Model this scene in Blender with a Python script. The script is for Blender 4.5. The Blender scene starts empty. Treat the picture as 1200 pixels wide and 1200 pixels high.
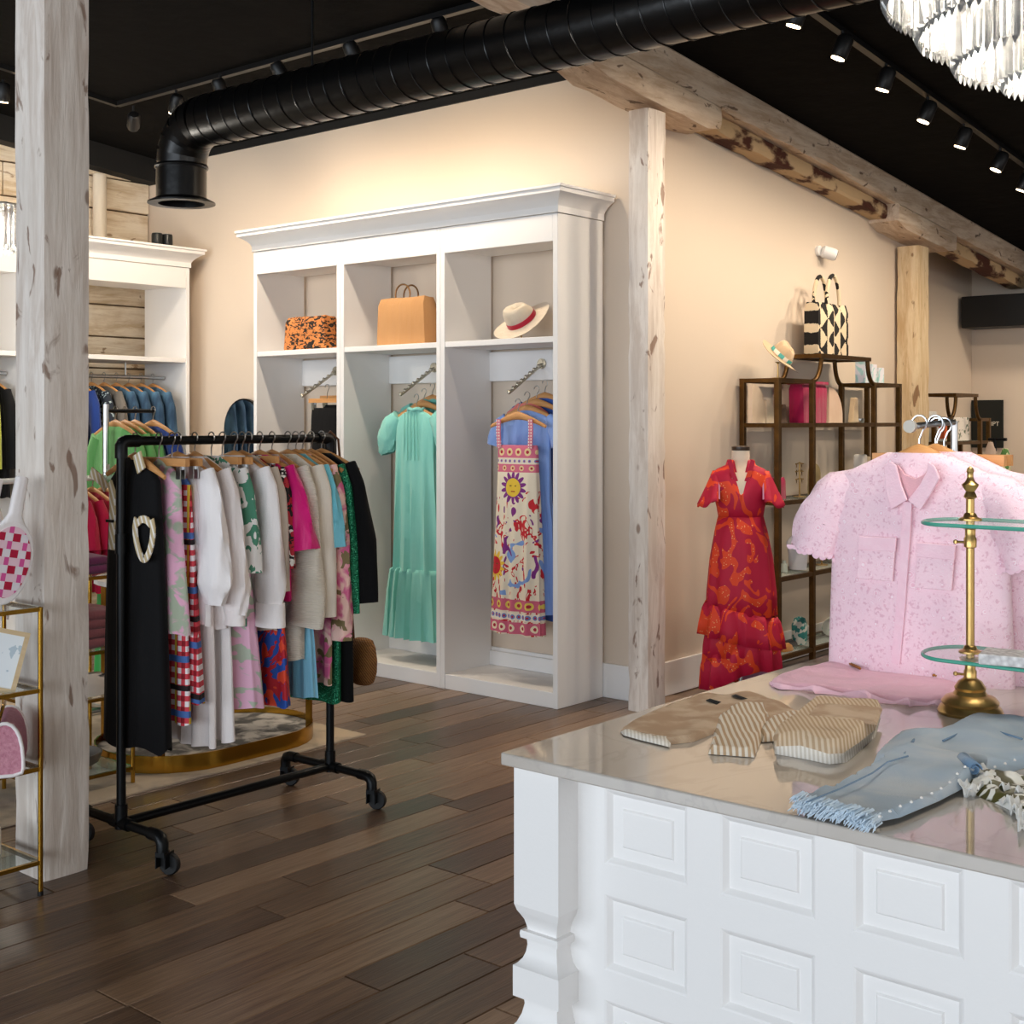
import bpy, bmesh, math, random
from mathutils import Vector, Matrix
from mathutils.geometry import delaunay_2d_cdt
R = math.radians
rnd = random.Random(7)
SC = bpy.context.scene
COL = SC.collection

# ------------------------------------------------------------ camera
F = 1524.0; CX = 600.0; HY = 492.0; CAMZ = 1.55
PHI = R(40.25); FW = (-math.sin(PHI), math.cos(PHI)); RT = (math.cos(PHI), math.sin(PHI))
cam_d = bpy.data.cameras.new('camera'); cam = bpy.data.objects.new('camera', cam_d); COL.objects.link(cam)
cam.location = (0, 0, CAMZ); cam.rotation_euler = (R(90), 0, PHI)
cam_d.sensor_width = 36; cam_d.lens = 36*F/1200; cam_d.shift_y = -(600-HY)/1200; cam_d.clip_start = .05
SC.camera = cam
SC.view_settings.view_transform = 'Standard'; SC.view_settings.look = 'None'
SC.view_settings.gamma = 1; SC.view_settings.use_curve_mapping = False
SC.view_settings.exposure = 0.0
SC.cycles.max_bounces = 8; SC.cycles.diffuse_bounces = 5; SC.cycles.glossy_bounces = 4
SC.cycles.transparent_max_bounces = 16; SC.cycles.sample_clamp_indirect = 6
SC.cycles.caustics_reflective = False; SC.cycles.caustics_refractive = False
try: SC.cycles.use_denoising = True
except Exception: pass
# ------------------------------------------------------------ world and daylight
W = bpy.data.worlds.new('world'); SC.world = W; W.use_nodes = True
W.node_tree.nodes['Background'].inputs[0].default_value = (.78, .88, 1, 1)
W.node_tree.nodes['Background'].inputs[1].default_value = .9
def area(name, loc, rot, sx, sy, energy, col):
    l = bpy.data.lights.new(name, 'AREA'); l.shape = 'RECTANGLE'; l.size = sx; l.size_y = sy; l.energy = energy; l.color = col
    o = bpy.data.objects.new(name, l); COL.objects.link(o); o.location = loc; o.rotation_euler = rot
    return o
# daylight falling in through the shop-front windows behind the photographer ; the unseen east-wall windows are added for warm side fill
WIN = [(-8.6, -5.4), (-4.9, -1.7), (-1.2, 2.0), (2.5, 5.7)]; WY = -7.0; EWX = 7.0
EWIN_ADDED = [(-5.5, -1.5), (-.5, 3.5), (4.5, 8.5)]
for a, b in WIN:
    area('window_and_fill_light', ((a+b)/2, WY+.1, 1.9), (R(90), 0, 0), b-a-.1, 2.9, 215, (.82, .91, 1))
for a, b in EWIN_ADDED:
    area('window_and_fill_light', (EWX-.1, (a+b)/2, 1.9), (R(90), 0, R(90)), b-a-.1, 2.4, 55, (1, .92, .84))  # added warm fill for the east-facing sides, source out of view

# ------------------------------------------------------------ pixel -> place
def ray(u): k = (u-CX)/F; return (FW[0]+RT[0]*k, FW[1]+RT[1]*k)
def zat(v, d): return CAMZ-(v-HY)/F*d
def onZ(u, v, z=0.0):
    d = (CAMZ-z)*F/(v-HY); r = ray(u); return Vector((r[0]*d, r[1]*d, z))
def onY(u, v, Y):
    r = ray(u); d = Y/r[1]; return Vector((r[0]*d, Y, zat(v, d)))
def onX(u, v, X):
    r = ray(u); d = X/r[0]; return Vector((X, r[1]*d, zat(v, d)))
def atD(u, v, d):
    r = ray(u); return Vector((r[0]*d, r[1]*d, zat(v, d)))
CSL = .0998
def ceilz(Y): return 3.55-CSL*(Y-5.9)
def onCeil(u, v, drop=0.0):
    r = ray(u); s = (HY-v)/F; d = (ceilz(0)-drop-CAMZ)/(s+CSL*r[1]); return Vector((r[0]*d, r[1]*d, CAMZ+s*d))

# ------------------------------------------------------------ materials
def lin(c):
    if isinstance(c, str):
        c = c.lstrip('#'); c = [int(c[i:i+2], 16)/255 for i in (0, 2, 4)]
    return tuple((x/12.92 if x <= .04045 else ((x+.055)/1.055)**2.4) for x in c)+(1,)
class S:
    def __init__(s, nt, v): s.nt, s.v = nt, v
    def m(s, op, b=None, c=None):
        n = s.nt.nodes.new('ShaderNodeMath'); n.operation = op
        for i, q in enumerate((s, b, c)):
            if q is None: continue
            q = q.v if isinstance(q, S) else q
            if isinstance(q, (int, float)): n.inputs[i].default_value = q
            else: s.nt.links.new(q, n.inputs[i])
        return S(s.nt, n.outputs[0])
    def __add__(s, b): return s.m('ADD', b)
    def __sub__(s, b): return s.m('SUBTRACT', b)
    def __mul__(s, b): return s.m('MULTIPLY', b)
    def __truediv__(s, b): return s.m('DIVIDE', b)
    def lt(s, b): return s.m('LESS_THAN', b)
    def gt(s, b): return s.m('GREATER_THAN', b)
    def sin(s): return s.m('SINE')
    def abs(s): return s.m('ABSOLUTE')
    def fr(s): return s.m('FRACT')
    def sq(s): return s.m('SQRT')
    def atan2(s, b): return s.m('ARCTAN2', b)
    def band(s, a, b): return s.gt(a)*s.lt(b)
class Ctx:
    def __init__(c, nt, coord='Object'):
        c.nt = nt; t = nt.nodes.new('ShaderNodeTexCoord'); c.vec = t.outputs[coord]
        sp = nt.nodes.new('ShaderNodeSeparateXYZ'); nt.links.new(c.vec, sp.inputs[0])
        c.x, c.y, c.z = (S(nt, sp.outputs[i]) for i in range(3))
    def mapv(c, sc):
        if sc is None: return c.vec
        n = c.nt.nodes.new('ShaderNodeMapping'); n.inputs['Scale'].default_value = sc; c.nt.links.new(c.vec, n.inputs[0]); return n.outputs[0]
    def noise(c, scale, sc=None, detail=3, dist=0, rough=.5):
        n = c.nt.nodes.new('ShaderNodeTexNoise'); n.inputs['Scale'].default_value = scale; n.inputs['Detail'].default_value = detail
        n.inputs['Distortion'].default_value = dist; n.inputs['Roughness'].default_value = rough
        c.nt.links.new(c.mapv(sc), n.inputs['Vector']); return S(c.nt, n.outputs[0])
    def voro(c, scale, sc=None, feature='F1', out=0, rand=1):
        n = c.nt.nodes.new('ShaderNodeTexVoronoi'); n.feature = feature; n.inputs['Scale'].default_value = scale
        n.inputs['Randomness'].default_value = rand
        c.nt.links.new(c.mapv(sc), n.inputs['Vector']); return S(c.nt, n.outputs[out])
    def wave(c, scale, axis='X', dist=0, dscale=1, kind='BANDS'):
        n = c.nt.nodes.new('ShaderNodeTexWave'); n.wave_type = kind; n.bands_direction = axis; n.inputs['Scale'].default_value = scale
        n.inputs['Distortion'].default_value = dist; n.inputs['Detail Scale'].default_value = dscale
        c.nt.links.new(c.vec, n.inputs['Vector']); return S(c.nt, n.outputs[1])
    def rand(c):
        n = c.nt.nodes.new('ShaderNodeObjectInfo'); return S(c.nt, n.outputs['Random'])
    def mix(c, f, a, b):
        n = c.nt.nodes.new('ShaderNodeMix'); n.data_type = 'RGBA'
        for i, q in ((0, f), (6, a), (7, b)):
            q = q.v if isinstance(q, S) else q
            if isinstance(q, (int, float)): n.inputs[i].default_value = q
            elif isinstance(q, str): n.inputs[i].default_value = lin(q)
            elif isinstance(q, tuple): n.inputs[i].default_value = q
            else: c.nt.links.new(q, n.inputs[i])
        return S(c.nt, n.outputs[2])
    def ramp(c, f, stops):
        n = c.nt.nodes.new('ShaderNodeValToRGB'); e = n.color_ramp.elements
        while len(e) < len(stops): e.new(.5)
        for el, (p, q) in zip(e, stops): el.position = p; el.color = lin(q)
        c.nt.links.new(f.v, n.inputs[0]); return S(c.nt, n.outputs[0])
    def smooth(c, f, a, b):
        n = c.nt.nodes.new('ShaderNodeMapRange'); n.interpolation_type = 'SMOOTHSTEP'; n.inputs[1].default_value = a; n.inputs[2].default_value = b
        c.nt.links.new(f.v, n.inputs[0]); return S(c.nt, n.outputs[0])
MATS = {}
def mat(name, col='#888888', rough=.6, metal=0, fn=None, bump=None, bdist=.002, spec=.5, emit=0, alpha=1, trans=0, ior=1.45, sheen=0, coat=0, alphafn=None, roughfn=None):
    if name in MATS: return MATS[name]
    m = bpy.data.materials.new(name); m.use_nodes = True; nt = m.node_tree; p = nt.nodes['Principled BSDF']
    p.inputs['Base Color'].default_value = lin(col); p.inputs['Roughness'].default_value = rough; p.inputs['Metallic'].default_value = metal
    p.inputs['Specular IOR Level'].default_value = spec; p.inputs['Alpha'].default_value = alpha; p.inputs['Transmission Weight'].default_value = trans
    p.inputs['IOR'].default_value = ior; p.inputs['Sheen Weight'].default_value = sheen; p.inputs['Coat Weight'].default_value = coat
    if emit:
        p.inputs['Emission Color'].default_value = lin(col); p.inputs['Emission Strength'].default_value = emit
    if fn or bump or alphafn or roughfn:
        c = Ctx(nt)
        if fn: nt.links.new(fn(c).v, p.inputs['Base Color'])
        if alphafn: nt.links.new(alphafn(c).v, p.inputs['Alpha'])
        if roughfn: nt.links.new(roughfn(c).v, p.inputs['Roughness'])
        if bump:
            b = nt.nodes.new('ShaderNodeBump'); b.inputs['Distance'].default_value = bdist; b.inputs['Strength'].default_value = 1
            nt.links.new(bump(c).v, b.inputs['Height']); nt.links.new(b.outputs[0], p.inputs['Normal'])
    MATS[name] = m; return m
def fab(name, col='#888888', col2=None, rough=.85, scale=14, weave=220, bd=.0008, sheen=.25):
    """plain cloth: faint shade variation plus a fine weave"""
    if name in MATS: return MATS[name]
    col2 = col2 or col
    return mat(name, col, rough, sheen=sheen, fn=lambda c: c.mix(c.noise(scale, (1, 1, .35)), col, col2), bump=lambda c: c.noise(weave, None, 2)+c.noise(17, (1, 1, .13), 3, .6)*9, bdist=bd, spec=.3)
def paint(name, col, rough=.5, b=.0006):
    return mat(name, col, rough, bump=lambda c: c.noise(120, None, 3), bdist=b)

# ------------------------------------------------------------ mesh builder
class MB:
    def __init__(s): s.v = []; s.f = []
    def add(s, vs, fs):
        o = len(s.v); s.v += [tuple(p) for p in vs]; s.f += [tuple(i+o for i in q) for q in fs]; return s
    def box(s, x0, x1, y0, y1, z0, z1, m=None):
        vs = [(x, y, z) for x in (x0, x1) for y in (y0, y1) for z in (z0, z1)]
        if m is not None: vs = [m @ Vector(p) for p in vs]
        return s.add(vs, [(0, 1, 3, 2), (4, 6, 7, 5), (0, 4, 5, 1), (2, 3, 7, 6), (0, 2, 6, 4), (1, 5, 7, 3)])
    def tube(s, pts, r, n=10, closed=False, caps=True, flat=1.0):
        pts = [Vector(p) for p in pts]; m = len(pts); rs = r if isinstance(r, (list, tuple)) else [r]*m
        T = []
        for i in range(m):
            a = pts[(i-1) % m] if (closed or i) else pts[0]; b = pts[(i+1) % m] if (closed or i < m-1) else pts[-1]
            T.append((b-a).normalized())
        up = Vector((0, 0, 1)) if abs(T[0].z) < .9 else Vector((1, 0, 0))
        N = (up-T[0]*up.dot(T[0])).normalized(); rings = []
        for i in range(m):
            if i: N = (N-T[i]*N.dot(T[i])).normalized()
            B = T[i].cross(N)
            rings.append([pts[i]+(N*math.cos(2*math.pi*k/n)+B*math.sin(2*math.pi*k/n)*flat)*rs[i] for k in range(n)])
        return s.loft(rings, caps and not closed, caps and not closed, wrap=closed)
    def cyl(s, p0, p1, r, n=12, r2=None): return s.tube([p0, p1], [r, r if r2 is None else r2], n)
    def loft(s, rings, cap0=True, cap1=True, wrap=False, open_=False):
        n = len(rings[0]); vs = [p for q in rings for p in q]; fs = []; m = len(rings)
        for i in range(m if wrap else m-1):
            j = (i+1) % m
            for k in range(n-1 if open_ else n):
                l = (k+1) % n; fs.append((i*n+k, i*n+l, j*n+l, j*n+k))
        if cap0: fs.append(tuple(range(n))[::-1])
        if cap1: fs.append(tuple((m-1)*n+k for k in range(n)))
        return s.add(vs, fs)
    def lathe(s, prof, n=24, c=(0, 0, 0), ph=0, cap=True):
        rings = [[(c[0]+r*math.cos(ph+2*math.pi*k/n), c[1]+r*math.sin(ph+2*math.pi*k/n), c[2]+z) for k in range(n)] for r, z in prof]
        return s.loft(rings, cap, cap)
    def prism(s, poly, a, b, fn):
        """poly in 2-D pushed from a to b, fn(p, q, t) -> point"""
        n = len(poly); vs = [fn(p, q, a) for p, q in poly]+[fn(p, q, b) for p, q in poly]
        fs = [tuple(range(n))[::-1], tuple(range(n, 2*n))]+[(i, (i+1) % n, n+(i+1) % n, n+i) for i in range(n)]
        return s.add(vs, fs)
    def grid(s, fn, nu, nv):
        vs = [fn(i/nu, j/nv) for j in range(nv+1) for i in range(nu+1)]
        return s.add(vs, [(j*(nu+1)+i, j*(nu+1)+i+1, (j+1)*(nu+1)+i+1, (j+1)*(nu+1)+i) for j in range(nv) for i in range(nu)])
    def mesh(s, name, mt, smooth=None, recalc=True):
        me = bpy.data.meshes.new(name); me.from_pydata(s.v, [], s.f)
        if recalc:
            bm = bmesh.new(); bm.from_mesh(me); bmesh.ops.recalc_face_normals(bm, faces=bm.faces[:]); bm.to_mesh(me); bm.free()
        if mt is not None: me.materials.append(mt)
        if smooth is not None:
            for p in me.polygons: p.use_smooth = True
            me.set_sharp_from_angle(angle=R(smooth))
        return me
    def build(s, name, mt, parent=None, loc=(0, 0, 0), rot=(0, 0, 0), smooth=None, bevel=0, sub=0, recalc=True, solid=0):
        o = bpy.data.objects.new(name, s.mesh(name, mt, smooth, recalc)); COL.objects.link(o)
        o.location = loc; o.rotation_euler = rot
        if parent is not None: o.parent = parent
        if solid:
            q = o.modifiers.new('thickness', 'SOLIDIFY'); q.thickness = solid; q.offset = 0
        if bevel:
            q = o.modifiers.new('bevel', 'BEVEL'); q.width = bevel; q.segments = 2; q.limit_method = 'ANGLE'; q.angle_limit = R(50); q.harden_normals = False
        if sub:
            q = o.modifiers.new('smooth', 'SUBSURF'); q.levels = sub; q.render_levels = sub
        return o
def inst(me, name, parent=None, loc=(0, 0, 0), rot=(0, 0, 0), scale=(1, 1, 1)):
    o = bpy.data.objects.new(name, me); COL.objects.link(o); o.location = loc; o.rotation_euler = rot; o.scale = scale
    if parent is not None: o.parent = parent
    return o
def tag(o, label, cat, group=None):
    o['label'] = label; o['category'] = cat
    if group: o['group'] = group
    return o
def thing(name, label, cat, loc=(0, 0, 0), rotz=0, group=None):
    o = bpy.data.objects.new(name, None); COL.objects.link(o); o.location = loc; o.rotation_euler = (0, 0, rotz); o.empty_display_size = .1
    return tag(o, label, cat, group)
def struct(o): o['kind'] = 'structure'; return o
def kids(o): return [c for c in COL.objects if c.parent == o]
def dup(root, loc=None, rotz=None, label=None, group=None):
    def cp(o, par):
        c = o.copy(); COL.objects.link(c); c.parent = par
        for k in CH.get(o, []): CH.setdefault(c, []).append(cp(k, c))
        return c
    CH = {}
    for q in COL.objects:
        if q.parent: CH.setdefault(q.parent, []).append(q)
    r = cp(root, None)
    if loc is not None: r.location = loc
    if rotz is not None: r.rotation_euler = (0, 0, rotz)
    if label: r['label'] = label
    if group: r['group'] = group
    return r
def Bx(name, mt, x0, x1, y0, y1, z0, z1, parent=None, bevel=0, smooth=None):
    """axis aligned box as an object of its own"""
    return MB().box(x0, x1, y0, y1, z0, z1).build(name, mt, parent, bevel=bevel, smooth=smooth)

# ------------------------------------------------------------ shared materials
WALLC = paint('wall_paint', '#d8c8b6', .75)
WHITE = paint('white_paint', '#eceae8', .42, .0003)
BLACKM = mat('black_iron', '#101214', .38, .6, bump=lambda c: c.noise(180, None, 2), bdist=.0004)
BLACKP = mat('black_plastic', '#0d0d0e', .45)
CEILM = mat('ceiling_black', '#0d0c0b', .95, spec=.1, bump=lambda c: c.noise(6, None, 5), bdist=.01)
CHROME = mat('chrome', '#c2c4c6', .28, 1)
BRASS = mat('brass', '#c2a065', .34, 1, bump=lambda c: c.noise(60, None, 2), bdist=.0002)
GOLD = mat('polished_gold', '#b58a35', .22, 1)
BRONZE = mat('bronze_frame', '#4a3419', .42, .75, fn=lambda c: c.mix(c.noise(25), '#3a2812', '#6b4c22'))
HWOOD = mat('hanger_wood', '#c98f55', .5, fn=lambda c: c.mix(c.noise(9, (1, 12, 12)), '#b87b42', '#dba66c'))
GLASS = mat('shelf_glass', '#d8efe8', .04, alpha=.22, spec=.6)
GLEDGE = mat('glass_edge', '#49a893', .15, alpha=.85)
def oldwood(name, a, b, knot='#6b4a30', sx=(1, 1, .12), patch=.62, wear='#d9cfc4'):
    def fn(c):
        g = c.noise(19, sx, 7, .5, .7); q = c.mix(c.smooth(g, .35, .65), a, b)
        q = c.mix(c.smooth(c.noise(3.2, None, 4), .45, .7)*.6, q, wear)
        k = c.smooth(c.noise(13, tuple(min(1, t*3.5) for t in sx), 5, .8), patch, patch+.06)
        q = c.mix(k*.8, q, knot)
        n = c.smooth(c.voro(5, tuple(min(1, t*4) for t in sx)), .085, .04)
        return c.mix(n*.75, q, knot)
    return mat(name, a, .82, fn=fn, bump=lambda c: c.noise(30, sx, 6, .5), bdist=.006)
POSTW = oldwood('whitewashed_post', '#cfc1b5', '#ebe2d9', '#7d5d49', patch=.62)
BEAMW = oldwood('whitewashed_beam', '#c0a58a', '#e2d0bb', '#51331f', (1, .14, 1), .63, '#dfcdb8')
# ============================================================ SETTING
FLOORX0, FLOORX1, FLOORY0, FLOORY1 = -9.0, 7.2, -7.2, 12.2
def plankcol(c):
    r = c.rand(); g = c.noise(7, (9, .55, 1), 6, .4, .6); s = c.noise(2.2, (3, .5, 1), 3)
    q = c.ramp(c.smooth(g*.55+s*.2+r*.34, .3, .8), [(0, '#4a382b'), (.45, '#6b5340'), (.75, '#80664f'), (1, '#957a62')])
    return q
PLANK = mat('dark_plank', '#46352a', .3, fn=plankcol, bump=lambda c: c.noise(26, (6, .35, 1), 5), bdist=.0012, spec=.45)
def floorcol(c):
    row = (c.x/.15).m('FLOOR'); f = c.mix(c.smooth(c.noise(7, (9, .5, 1), 5)*.6+(row*12.99).sin().abs()*.3, .2, .8), '#4a392c', '#8a6f58')
    return c.mix((c.x/.15).fr().lt(.025), f, '#17110d')
FLOORM = mat('plank_floor', '#46352a', .36, fn=floorcol, bump=lambda c: c.noise(26, (6, .35, 1), 4), bdist=.001)
floor = struct(Bx('floor', FLOORM, FLOORX0, FLOORX1, FLOORY0, FLOORY1, -.1, -.004))
PW, PL = .15, 1.3
pm = {}
def plank_mesh(L):
    k = round(L, 2)
    if k not in pm:
        w = PW-.003; l = L-.003; b = .0025
        mb = MB().add([(0, 0, -.003), (w, 0, -.003), (w, l, -.003), (0, l, -.003), (b, b, 0), (w-b, b, 0), (w-b, l-b, 0), (b, l-b, 0)],
                      [(4, 5, 6, 7), (0, 1, 5, 4), (1, 2, 6, 5), (2, 3, 7, 6), (3, 0, 4, 7)])
        pm[k] = mb.mesh('plank', PLANK)
    return pm[k]
np_ = 0
for i in range(int(7.2/PW)):
    x = -8.1+i*PW; y = .75-rnd.random()*PL
    while y < 6.0:
        # only the boards the picture can show
        xc, yc = x+PW/2, y+PL/2
        d = FW[0]*xc+FW[1]*yc; sl = RT[0]*xc+RT[1]*yc
        px = CX+sl/max(d, .1)*F; py = HY+CAMZ/max(d, .1)*F
        ok = d > 2.2 and -260 < px < 900 and py < 1420 and not (x > -4.05 and x+PW < -1.75 and y > 7)
        hid = x > -1.55 and y > 1.9 and y+PL < 3.5
        if x < -4.1 and y > 5.9: ok = False
        if ok and not hid and np_ < 295:
            inst(plank_mesh(PL), 'plank', floor, (x, y, 0)); np_ += 1
        y += PL
wall_back = struct(Bx('wall_back', WALLC, -8.9, -4.07, 5.9, 6.05, 0, 3.58))
wall_right = struct(MB().box(-4.22, -4.07, 6.051, 9.5, 0, 3.6).build('wall_right', WALLC))
struct(MB().box(-4.6, -4.44, 9.5, 11.75, 0, 3.4).box(-4.6, -4.225, 9.42, 9.499, 0, 3.3).build('wall_right_recess', WALLC))
struct(Bx('wall_far', WALLC, -4.6, 7.2, 11.7, 11.9, 0, 3.3))
def window_wall(name, wins, lo, hi, at, z0, z1, H, axis, n0):
    P = (lambda a, b, p, q, c, d: (a, b, at+p, at+q, c, d)) if axis == 'x' else (lambda a, b, p, q, c, d: (at+p, at+q, a, b, c, d))
    s_ = -.15 if axis == 'x' else .15; p, q = min(0, s_), max(0, s_)
    mb = MB().box(*P(lo, hi, p, q, 0, z0)).box(*P(lo, hi, p, q, z1, H)); e = [lo]+[t for w in wins for t in w]+[hi]
    for i in range(0, len(e), 2): mb.box(*P(e[i], e[i+1], p, q, z0, z1))
    struct(mb.build(name, WALLC))
    for k, (a, b) in enumerate(wins):
        m = (a+b)/2; w = MB()
        for c in ((a, a+.05, z0, z1), (b-.05, b, z0, z1), (a+.05, b-.05, z0, z0+.06), (a+.05, b-.05, z1-.05, z1), (m-.02, m+.02, z0+.06, z1-.05)): w.box(*P(c[0], c[1], p+.03, q-.03, c[2], c[3]))
        o = struct(w.build('window_%d' % (n0+k), BLACKM))
window_wall('wall_front', WIN, -9, 7.2, WY, .4, 3.4, 4.9, 'x', 1)
window_wall('wall_east', EWIN_ADDED, WY, 11.7, EWX, .65, 3.1, 4.9, 'y', 5)  # window openings here are unseen, added to carry the side fill
# sloping black ceiling
c0, c1 = -7.2, 12.0
mbc = MB().add([(x, y, ceilz(y)+dz) for x in (-9, 7.2) for y in (c0, c1) for dz in (0, .12)], [(0, 1, 3, 2), (4, 6, 7, 5), (0, 4, 5, 1), (2, 3, 7, 6), (0, 2, 6, 4), (1, 5, 7, 3)])
struct(mbc.build('ceiling', CEILM))
# dark soffit beam where ceiling meets the board wall
def slopebox(x0, x1, y0, y1, top, h, fn=ceilz):
    vs = [(x, y, fn(y)-top-dz) for x in (x0, x1) for y in (y0, y1) for dz in (0, h)]
    return MB().add(vs, [(0, 1, 3, 2), (4, 6, 7, 5), (0, 4, 5, 1), (2, 3, 7, 6), (0, 2, 6, 4), (1, 5, 7, 3)])
struct(slopebox(-8.75, -8.557, -6.9, 5.899, -.01, .19).build('trim_1', mat('soffit_black', '#0f0e0d', .8)))
# left wall clad with whitewashed boards
CLAD = oldwood('board_cladding', '#c7b08f', '#e9dcc5', '#8a6a48', (.3, .12, 1), .64, '#f0e6d5')
wall_left = struct(Bx('wall_left', mat('wall_left_backing', '#6d573f', .9), -8.9, -8.72, -7, 5.9, 0, 4.9))
bh = .24; z = .02; k = 0
while z < 3.4:
    y = 5.895; 
    while y > 2.6:
        L = [1.5, .9, 1.2, 1.8][(k*3+int(y*2)) % 4]; y0 = max(2.5, y-L)
        MB().box(-8.72, -8.69+rnd.uniform(-.006, .008), y0+.004, y-.004, z+.006, z+bh-.006).build('board', CLAD, wall_left, bevel=.004); y = y0
    z += bh; k += 1
struct(MB().cyl((-8.62, 5.42, 2.72), (-8.62, 5.42, 3.38), .05, 14).build('trim_2', mat('pipe_cream', '#d9cdba', .5), smooth=40))
# baseboards
bbm = WHITE
struct(Bx('baseboard_back', bbm, -8.7, -4.07, 5.88, 5.9, 0, .19, bevel=.004))
struct(Bx('baseboard_right', bbm, -4.07, -4.05, 5.9, 9.5, 0, .19, bevel=.004))
struct(Bx('baseboard_far', bbm, -4.44, 6.98, 11.68, 11.7, 0, .19, bevel=.004))
struct(Bx('baseboard_recess', bbm, -4.44, -4.42, 9.5, 11.7, 0, .19, bevel=.004))

# ------------------------------------------------------------ timber frame
def rough_post(name, x0, x1, y0, y1, z1, mt, seed, label, z0=0, group='whitewashed timber posts', nick=.006):
    """square timber with wandering, chipped arrises"""
    q = random.Random(seed); cx, cy = (x0+x1)/2, (y0+y1)/2; hx, hy = (x1-x0)/2, (y1-y0)/2
    nz = 44; rings = []; ph = [q.random()*6 for _ in range(8)]
    for i in range(nz+1):
        t = i/nz; z = z0+(z1-z0)*t; ring = []
        for k in range(16):
            e, f = divmod(k, 4); s = -1+f/2
            px, py = [(s, -1), (1, s), (-s, 1), (-1, -s)][e]
            w = 1+.008*math.sin(z*3.1+ph[e])+.005*math.sin(z*9+ph[e+4])
            c = 1-(nick/hx*(.5+q.random()**4*.8) if f == 0 else q.uniform(0, nick/hx*.12))
            ring.append((cx+px*hx*w*c, cy+py*hy*w*c, z))
        rings.append(ring)
    return tag(MB().loft(rings).build(name, mt, smooth=30), label, 'post', group)
rough_post('timber_post', -4.016, -3.885, 5.70, 5.872, 3.20, POSTW, 1, 'square whitewashed timber post at the wall corner beside the white open closets')
rough_post('timber_post', -4.205, -4.012, 2.312, 2.485, 3.46, POSTW, 2, 'knotty whitewashed timber post behind the gold-framed shelf of rackets')
rough_post('timber_post', -4.05, -3.88, 9.19, 9.39, 2.83, oldwood('bare_post', '#c8a97f', '#e3cda9', '#7a5232', patch=.64, wear='#dcc39b'), 3, 'bare yellowish timber post beside the bronze display shelves')
def sloped_timber(name, x0, x1, y0, y1, top, h, mt, seed, label, cat='beam', group=None, chamfer=0):
    q = random.Random(seed); n = max(6, int((y1-y0)/.12)); rings = []
    for i in range(n+1):
        y = y0+(y1-y0)*i/n; zt = ceilz(y)-top; zb = zt-h
        if chamfer and i in (0, n): zb += chamfer
        j = lambda a: q.uniform(-a, a)
        rings.append([(x0+j(.004), y, zb+j(.006)), ((x0+x1)/2, y, zb+j(.005)), (x1-.01+j(.006), y, zb+j(.006)), (x1+j(.004), y, zb+.02+j(.008)), (x1+j(.005), y, (zb+zt)/2), (x1+j(.004), y, zt-.015), (x1-.012, y, zt), (x0, y, zt)])
    return MB().loft(rings).build(name, mt, roof, smooth=28)
roof = thing('roof_beam', 'long whitewashed roof beam with bolster blocks sloping beneath the black ceiling', 'beam')
sloped_timber('timber', -4.06, -3.86, -6.9, 11.6, .0, .18, BEAMW, 4, 'long whitewashed roof beam sloping down beneath the black ceiling')
def scorch(c):
    return c.mix(c.smooth(c.noise(7, (1, .5, 1), 5), .42, .52), '#4b2416', '#c7ab85')
sloped_timber('ledger_board', -4.06, -3.93, 6.0, 11.6, .181, .10, mat('worn_brown_timber', '#4b2416', .85, fn=scorch, bump=lambda c: c.noise(30, (1, .2, 1), 5), bdist=.006), 5, 'peeling red-brown and cream ledger board under the long roof beam', 'beam')
for i, (yc, L, mt) in enumerate(((5.77, 1.2, BEAMW), (9.29, 1.05, BEAMW), (2.40, 1.2, BEAMW))):
    sloped_timber('bolster_block', -4.08, -3.84, yc-L/2, yc+L/2, .182, .155, mt, 9+i,
                  ['thick timber bolster block on the corner post by the white closets', 'thick timber bolster block on the bare yellowish post', 'timber bolster block on top of the knotty whitewashed post'][i], 'beam', None, .03)

# ------------------------------------------------------------ spiral duct
DUCT = mat('duct_black', '#0b0b0c', .3, .35, bump=lambda c: c.noise(20, None, 2), bdist=.001, spec=.6)
dr = .132; dy = 4.15; dz = 3.11; xe = -5.62; er = .2
duct = thing('spiral_duct', 'black spiral air duct with a downturned flanged outlet under the ceiling', 'duct', (xe-er, dy, 2.70))
o = (xe-er, dy, 2.70)
L = lambda p: (p[0]-o[0], p[1]-o[1], p[2]-o[2])
path = [(xe+.02, dy, dz), (3.5, dy, dz)]
MB().tube([L(p) for p in path], dr, 32).build('pipe', DUCT, duct, smooth=40)
mb = MB()
for i in range(5):
    a0, a1 = R(90*i/5), R(90*(i+1)/5)
    f = lambda a: (xe-er*math.sin(a), dy, dz-er+er*math.cos(a))
    mb.tube([L(f(a0)), L(f(a1))], dr+.001*(i % 2), 32)
mb.build('elbow', DUCT, duct, smooth=30)
pts = []
nt_ = int((3.4-xe)/.11)
for i in range(nt_*24+1):
    t = i/24; a = 2*math.pi*t; pts.append(L((xe+.03+t*.11, dy+(dr+.001)*math.cos(a), dz+(dr+.001)*math.sin(a))))
MB().tube(pts, .0035, 5).build('spiral_seam', DUCT, duct, smooth=60)
MB().lathe([(dr, 2.91-2.70), (dr, .03), (dr+.045, .008), (dr+.045, 0), (dr-.01, 0), (dr-.01, .2)], 32).build('outlet_flange', DUCT, duct, smooth=30)
MB().lathe([(dr+.006, .205), (dr+.01, .195), (dr+.006, .185)], 32).build('seam_band', DUCT, duct, smooth=40)
for x in (onY(366, 50, dy).x, -2.9, -.8):
    MB().cyl(L((x, dy, dz+dr)), L((x, dy, ceilz(dy))), .006, 8).build('hanger_rod', BLACKM, duct)

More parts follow.
